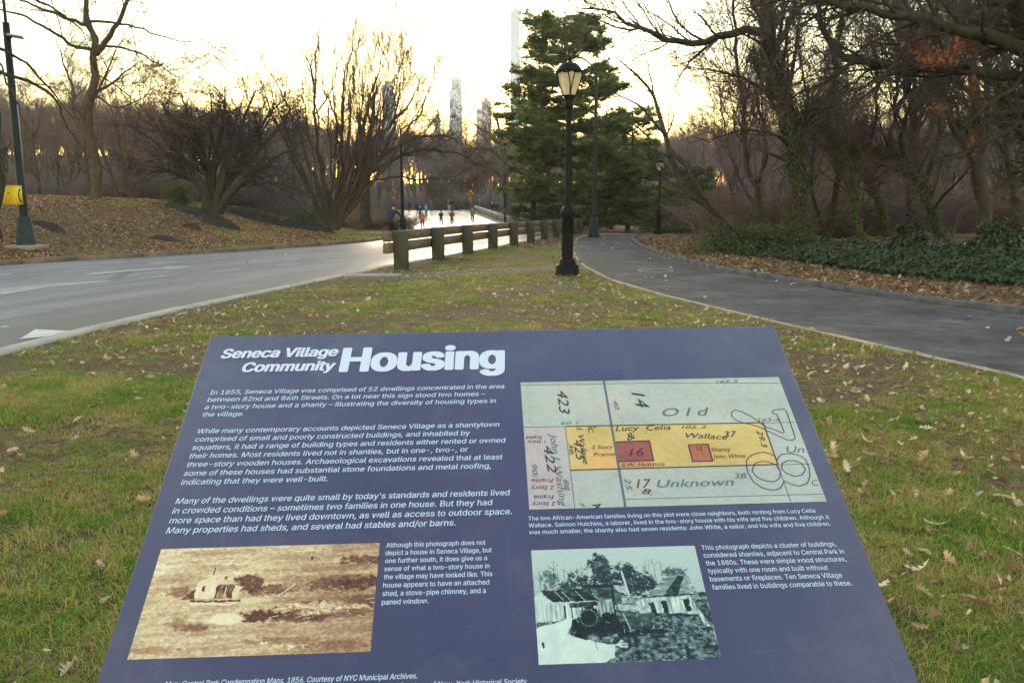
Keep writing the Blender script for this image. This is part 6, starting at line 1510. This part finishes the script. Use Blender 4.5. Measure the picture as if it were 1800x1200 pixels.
# ------------------------------------------------------------------ people and bicycles
CL = {}
def cloth(name, c, rough=.85):
    if name not in CL: CL[name] = noisy(name, tuple(v * .85 for v in c), tuple(min(1, v * 1.15) for v in c), 9, rough, .3, .01)
    return CL[name]
M['skin'] = mat('skin', (.42, .25, .18), .55); M['shoe'] = mat('running_shoe', (.5, .5, .5), .7)
def person(label, loc, rz, h, J, jacket, trousers, shoes=None, hair='hood', hairc=(.02, .015, .012), group='people on the far drive', gloves=True, cat='person', sub=1):
    """J: joints in metres for a 1.75 m figure facing +Y. One skinned body, coloured by region."""
    jt = dict(pelvis=(0, 0, .93), waist=(0, .01, 1.08), chest=(0, .02, 1.30), neck=(0, .03, 1.47), head=(0, .05, 1.58), crown=(0, .045, 1.68),
              lsh=(-.17, .02, 1.40), lel=(-.23, -.02, 1.14), lwr=(-.22, .10, .93), lhd=(-.21, .14, .86), rsh=(.17, .02, 1.40), rel=(.23, -.02, 1.14), rwr=(.22, .10, .93), rhd=(.21, .14, .86),
              lhp=(-.09, 0, .90), lkn=(-.10, .03, .49), lan=(-.10, 0, .09), lto=(-.11, .15, .03), rhp=(.09, 0, .90), rkn=(.10, .03, .49), ran=(.10, 0, .09), rto=(.11, .15, .03)); jt.update(J)
    rad = dict(pelvis=(.14, .11), waist=(.135, .105), chest=(.16, .12), neck=(.06, .06), head=(.088, .10), crown=(.07, .075), lsh=(.07, .07), lel=(.052, .052), lwr=(.038, .038), lhd=(.04, .028), lhp=(.10, .10), lkn=(.065, .065), lan=(.045, .05), lto=(.04, .035))
    for k in list(rad):
        if k[0] == 'l': rad['r' + k[1:]] = rad[k]
    names = list(jt); E = [('pelvis', 'waist', 'j'), ('waist', 'chest', 'j'), ('chest', 'neck', 'j'), ('neck', 'head', 's'), ('head', 'crown', 's')]
    for s in 'lr': E += [('chest', s + 'sh', 'j'), (s + 'sh', s + 'el', 'j'), (s + 'el', s + 'wr', 'j'), (s + 'wr', s + 'hd', 's'), ('pelvis', s + 'hp', 't'), (s + 'hp', s + 'kn', 't'), (s + 'kn', s + 'an', 't'), (s + 'an', s + 'to', 'f')]
    me = bpy.data.meshes.new('body'); me.from_pydata([jt[n] for n in names], [(names.index(a), names.index(b)) for a, b, _ in E], [])
    t = bpy.data.objects.new('body', me); COL.objects.link(t); md = t.modifiers.new('skin', 'SKIN')
    for i, n in enumerate(names):
        sv = me.skin_vertices[0].data[i]; sv.radius = rad[n]; sv.use_root = n == 'pelvis'
    ss = t.modifiers.new('sub', 'SUBSURF'); ss.levels = sub; ss.render_levels = sub
    dg = bpy.context.evaluated_depsgraph_get(); out = bpy.data.meshes.new_from_object(t.evaluated_get(dg)); bpy.data.objects.remove(t); bpy.data.meshes.remove(me)
    # materials by nearest bone
    n = len(out.polygons); cen = np.empty(n * 3, np.float32); out.polygons.foreach_get('center', cen); cen = cen.reshape(-1, 3)
    best = np.full(n, 9e9); reg = np.zeros(n, int); code = {'j': 0, 't': 1, 's': 2, 'f': 3}
    for a, b, c in E:
        A, B = np.array(jt[a]), np.array(jt[b]); ab = B - A; tt = np.clip(((cen - A) @ ab) / (ab @ ab), 0, 1); d = np.linalg.norm(cen - A - tt[:, None] * ab, axis=1) - (min(rad[a][0], rad[b][0]) * .6); k = d < best; best[k] = d[k]; reg[k] = code[c]
    out.materials.clear()
    for m in (jacket, trousers, M['skin'], shoes or M['shoe']): out.materials.append(m)
    out.polygons.foreach_set('material_index', reg.astype(np.int32)); out.polygons.foreach_set('use_smooth', np.ones(n, bool)); out.name = 'body'
    root = empty('person', loc, rz, label, cat, group); root.scale = (h / 1.75,) * 3; link('body', out, root)
    hd, cr = np.array(jt['head']), np.array(jt['crown']); up = unit(cr - hd); fwd = unit(np.array([0, 1, 0]) - up * up[1]); c = hd + up * .045
    # face: nose, eyes, mouth, ears
    f = MB(); f.lathe([(.001, .03), (.014, 0), (.001, -.02)], 6, c + fwd * .098 + up * -.01)
    f.lathe([(.001, .012), (.02, 0), (.001, -.012)], 6, c + fwd * .09 + up * -.055)
    sdv = np.cross(fwd, up)
    for s in (-1, 1): f.lathe([(.001, .03), (.014, 0), (.001, -.03)], 6, c + sdv * .093 * s)
    f.build('face', M['skin'], root, True)
    e = MB()
    for s in (-1, 1): e.lathe([(.001, .009), (.011, 0), (.001, -.009)], 6, c + fwd * .09 + sdv * .035 * s + up * .018)
    e.build('eyes', M['black'], root, True)
    hm = cloth('hair_%d' % int(sum(hairc) * 1000), hairc) if hair != 'helmet' else None
    V = []; m = MB(); q = .112 if hair == 'hood' else .104
    prof = [(q * math.sin(a), q * 1.12 * math.cos(a)) for a in np.linspace(.02, 1.75 if hair != 'helmet' else 1.45, 8)]
    m.lathe(prof, 12); v = m.v[0]; B = np.stack([sdv, fwd, up], 1); 
    if hair == 'helmet': v[:, 1] *= 1.25; v[:, 2] = v[:, 2] * .95 + .02
    m.v[0] = v @ B.T + c - fwd * .012
    o = m.build({'hood': 'hood', 'helmet': 'helmet', 'hair': 'hair', 'hat': 'hat'}[hair], cloth('helmet_white', (.55, .55, .55), .4) if hair == 'helmet' and hairc[0] > .3 else (cloth('helmet_dark', (.03, .03, .035), .4) if hair == 'helmet' else (jacket if hair == 'hood' else hm)), root, True)
    return root
WALK = dict(lkn=(-.10, .12, .50), lan=(-.10, .20, .10), lto=(-.10, .34, .05), rkn=(.10, -.02, .48), ran=(.10, -.24, .14), rto=(.10, -.16, .02), lel=(-.23, -.10, 1.15), lwr=(-.2, -.08, .92), lhd=(-.2, -.08, .85), rel=(.23, .03, 1.14), rwr=(.2, .2, 1.0), rhd=(.19, .25, .95))
RUN = dict(lkn=(-.09, .24, .56), lan=(-.09, .16, .16), lto=(-.09, .30, .12), rkn=(.10, -.04, .50), ran=(.10, -.36, .42), rto=(.10, -.42, .30), lel=(-.25, -.16, 1.20), lwr=(-.20, .04, 1.12), lhd=(-.18, .11, 1.14), rel=(.26, .0, 1.16), rwr=(.18, .22, 1.20), rhd=(.15, .28, 1.24), neck=(0, .07, 1.46), head=(0, .10, 1.57), crown=(0, .10, 1.67), chest=(0, .05, 1.3))
MIR = lambda J: {('r' if k[0] == 'l' else 'l') + k[1:] if k[0] in 'lr' and len(k) == 3 else k: ((-v[0], v[1], v[2])) for k, v in J.items()}
RIDE = dict(pelvis=(0, -.28, 1.0), waist=(0, -.20, 1.12), chest=(0, -.02, 1.32), neck=(0, .08, 1.46), head=(0, .14, 1.56), crown=(0, .16, 1.66), lsh=(-.19, .02, 1.41), lel=(-.27, .22, 1.22), lwr=(-.25, .44, 1.09), lhd=(-.25, .50, 1.06), rsh=(.19, .02, 1.41), rel=(.27, .22, 1.22), rwr=(.25, .44, 1.09), rhd=(.25, .50, 1.06),
            lhp=(-.10, -.26, .96), lkn=(-.12, .14, .80), lan=(-.11, .08, .40), lto=(-.11, .22, .34), rhp=(.10, -.26, .96), rkn=(.12, .02, .60), ran=(.11, -.08, .20), rto=(.11, .08, .15))
def bicycle(label, loc, rz, frame_mat, group='bicycles on the drive'):
    root = empty('bicycle', loc, rz, label, 'bicycle', group); tyre = M['black']
    for nm, y in (('wheel', -.52), ('wheel', .52)):
        wh = link('wheel', MB().tube([(0, y + .31 * math.cos(a), .34 + .31 * math.sin(a)) for a in np.linspace(0, 6.2832, 25)], .012, 5, False).mesh('rim', M['steel']), root)
        MB().tube([(0, y + .33 * math.cos(a), .34 + .33 * math.sin(a)) for a in np.linspace(0, 6.2832, 29)], .018, 6, False).build('tyre', tyre, wh, True)
        sp = MB()
        for k in range(10): a = k * .628; sp.tube([(0, y, .34), (0, y + .31 * math.cos(a), .34 + .31 * math.sin(a))], .0025, 3, False)
        sp.build('spokes', M['steel'], wh)
    bb, st, hd, ra, fa = (0, -.08, .30), (0, -.24, .80), (0, .36, .82), (0, -.52, .34), (0, .52, .34)
    f = MB()
    for a, b in ((bb, st), (st, hd), (bb, (0, .38, .70)), (ra, bb), (ra, st), ((0, .36, .86), (0, .40, .66))): f.tube([a, b], .019, 6)
    f.build('frame', frame_mat, root, True)
    MB().tube([(0, .39, .68), (0, .44, .5), fa], .016, 6).build('fork', frame_mat, root, True)
    MB().tube([(-.29, .50, 1.04), (-.22, .46, 1.03), (0, .40, 1.0), (.22, .46, 1.03), (.29, .50, 1.04)], .014, 6).tube([(0, .36, .84), (0, .40, 1.0)], .016, 6).build('handlebar', M['iron'], root, True)
    MB().tube([(0, -.24, .80), (0, -.27, .90)], .014, 6).box((0, -.28, .92), (.14, .26, .05), None, bev=.015).build('saddle', M['black'], root)
    MB().tube([(.05, -.08, .30), (.09, -.08, .17), (.16, -.08, .17)], .011, 5).tube([(-.05, -.08, .30), (-.09, -.02, .40), (-.16, -.02, .40)], .011, 5).build('crank', M['steel'], root)
    return root
navy = cloth('navy_jacket', (.02, .024, .05)); blk = cloth('black_fabric', (.015, .015, .02)); red = cloth('red_jacket', (.75, .045, .03)); mar = cloth('maroon_jacket', (.22, .03, .04)); turq = cloth('turquoise_jersey', (.03, .42, .60)); grey = cloth('grey_fabric', (.10, .10, .12)); pale = cloth('pale_vest', (.45, .47, .55)); blu = cloth('blue_jeans', (.04, .07, .14))
def onroad(px, D): x = (px - 900) / F_ * D; return (x, D, TZ(x, D) - .11)
def feet(px, py):
    g = ground(px, py + 1); return (g[0], g[1], g[2] - .105)
# near cyclist
lc = onroad(692, 37.5); bicycle('black bicycle ridden by the big cyclist behind the end of the guardrail', lc, R_(-24), M['iron'])
person('cyclist in a dark hooded navy jacket bending over the handlebar behind the guardrail end', lc, R_(-24), 1.8, RIDE, navy, blk, M['black'], 'hood', (.03, .03, .035), sub=2)
# middle distance
p_ = feet(743, 401); rr_ = person('person in a bright red open jacket over a pale top walking on the drive', p_, R_(180), 1.72, MIR(WALK), red, blk, M['black'], 'hair', (.45, .38, .30))
MB().box((0, .118, 1.22), (.13, .05, .42), (-.06, 0, 0), bev=.02).build('pale_top', pale, rr_)
person('slim person in black running away on the drive left of the maroon jacket', feet(775.5, 395), R_(-6), 1.66, MIR(RUN), blk, blk, M['shoe'], 'hair', (.03, .02, .015))
person('person in a maroon jacket running on the drive', feet(794.5, 396.5), R_(4), 1.74, RUN, mar, blk, M['shoe'], 'hair', (.03, .02, .015))
lc = feet(830.5, 391); bicycle('thin dark bicycle under the lone far rider left of the steel guardrail', lc, R_(3), M['iron']); person('far rider in dark clothes and pale helmet beside the steel guardrail', lc, R_(3), 1.75, RIDE, grey, blk, M['black'], 'helmet', (.6, .6, .6))
lc = feet(749, 381); bicycle('bicycle of the rider in turquoise', lc, R_(10), M['steel']); person('rider in a turquoise jersey behind the red jacket', lc, R_(10), 1.7, RIDE, turq, blk, M['black'], 'helmet', (.6, .6, .6))
person('walker in dark blue with pale hair just behind the red jacket', feet(738.5, 384), R_(170), 1.7, WALK, navy, blk, M['black'], 'hair', (.5, .45, .4))
for k, (px, D, hh, J, jk, tr, hair, hc, rz, lb) in enumerate([
    (722, 118, 1.75, WALK, blk, blk, 'hair', (.03, .02, .01), 5, 'dark walker at the far left of the crest beside the black pole'),
    (735, 112, 1.7, MIR(WALK), navy, blk, 'hair', (.03, .02, .01), 0, 'dark walker directly behind the walker with pale hair'),
    (760, 118, 1.78, WALK, grey, grey, 'hat', (.5, .5, .48), 180, 'grey walker with a pale hat near the middle of the crest'),
    (790.5, 121, 1.72, WALK, grey, pale, 'hat', (.3, .3, .3), 180, 'left one of the close pair at the crest above the maroon jacket'),
    (796, 121, 1.78, MIR(WALK), blk, grey, 'hair', (.03, .02, .01), 180, 'right one of the close pair at the crest above the maroon jacket'),
    (820.5, 122, 1.6, WALK, blk, blk, 'hair', (.03, .02, .01), 175, 'small dark walker at the crest under the right-hand amber sign'),
    (844, 126, 1.6, MIR(WALK), grey, grey, 'hat', (.55, .5, .4), 180, 'grey walker with a pale hat at the top of the steel guardrail'),
    (865.5, 108, 1.76, WALK, navy, blu, 'hat', (.6, .6, .6), 185, 'left one of two walkers behind the steel guardrail, with a white hat'),
    (873, 108, 1.78, MIR(WALK), blk, blu, 'hat', (.3, .3, .3), 178, 'right one of two walkers behind the steel guardrail'),
    (896, 112, 1.7, WALK, blk, blk, 'hat', (.6, .6, .6), 170, 'walker with a white hat at the bridge railing')]):
    x = (px - 900) / F_ * D; z = TZ(x, D); 
    if inside(ROAD_POLY, np.array([x]), np.array([D]))[0]: z -= .11
    person(lb, (x, D, z), R_(rz), hh, J, jk, tr, M['shoe'], hair, hc)
# someone sitting among the trunks on the right
SIT = dict(pelvis=(0, 0, .42), waist=(0, .02, .58), chest=(0, .05, .80), neck=(0, .08, .96), head=(0, .11, 1.06), crown=(0, .12, 1.16), lsh=(-.17, .05, .90), lel=(-.24, .12, .66), lwr=(-.14, .32, .62), lhd=(-.1, .38, .62), rsh=(.17, .05, .90), rel=(.24, .12, .66), rwr=(.14, .32, .62), rhd=(.1, .38, .62),
           lhp=(-.1, .04, .42), lkn=(-.13, .46, .50), lan=(-.12, .50, .09), lto=(-.12, .64, .04), rhp=(.1, .04, .42), rkn=(.13, .46, .50), ran=(.12, .50, .09), rto=(.12, .64, .04))
x = (1363 - 900) / F_ * 45; rk_ = MB().box((x, 45, TZ(x, 45) + .14), (.9, .6, .36), (0, 0, .3), .8, bev=.06).build('sitting_stone', M['rock']); tag(rk_, 'low grey stone used as a seat between the ivy-clad trunks', 'rock')
person('dark figure sitting on a stone between the trunks on the right', (x, 45, TZ(x, 45) - .02), R_(150), 1.75, SIT, blk, blk, M['black'], 'hair', (.03, .02, .01), group=None)

# ------------------------------------------------------------------ air
HZ = bpy.data.materials.new('haze'); HZ.use_nodes = True; t_ = HZ.node_tree; t_.nodes.clear()
pv = t_.nodes.new('ShaderNodeVolumePrincipled'); pv.inputs['Density'].default_value = HAZE; pv.inputs['Anisotropy'].default_value = .2; pv.inputs['Color'].default_value = (.93, .94, 1, 1)
ot = t_.nodes.new('ShaderNodeOutputMaterial'); t_.links.new(pv.outputs[0], ot.inputs['Volume'])
hz = MB().box((0, 640, 230), (2400, 1600, 476)).build('haze', HZ); tag(hz, 'thin pale winter haze over the park', kind='stuff')
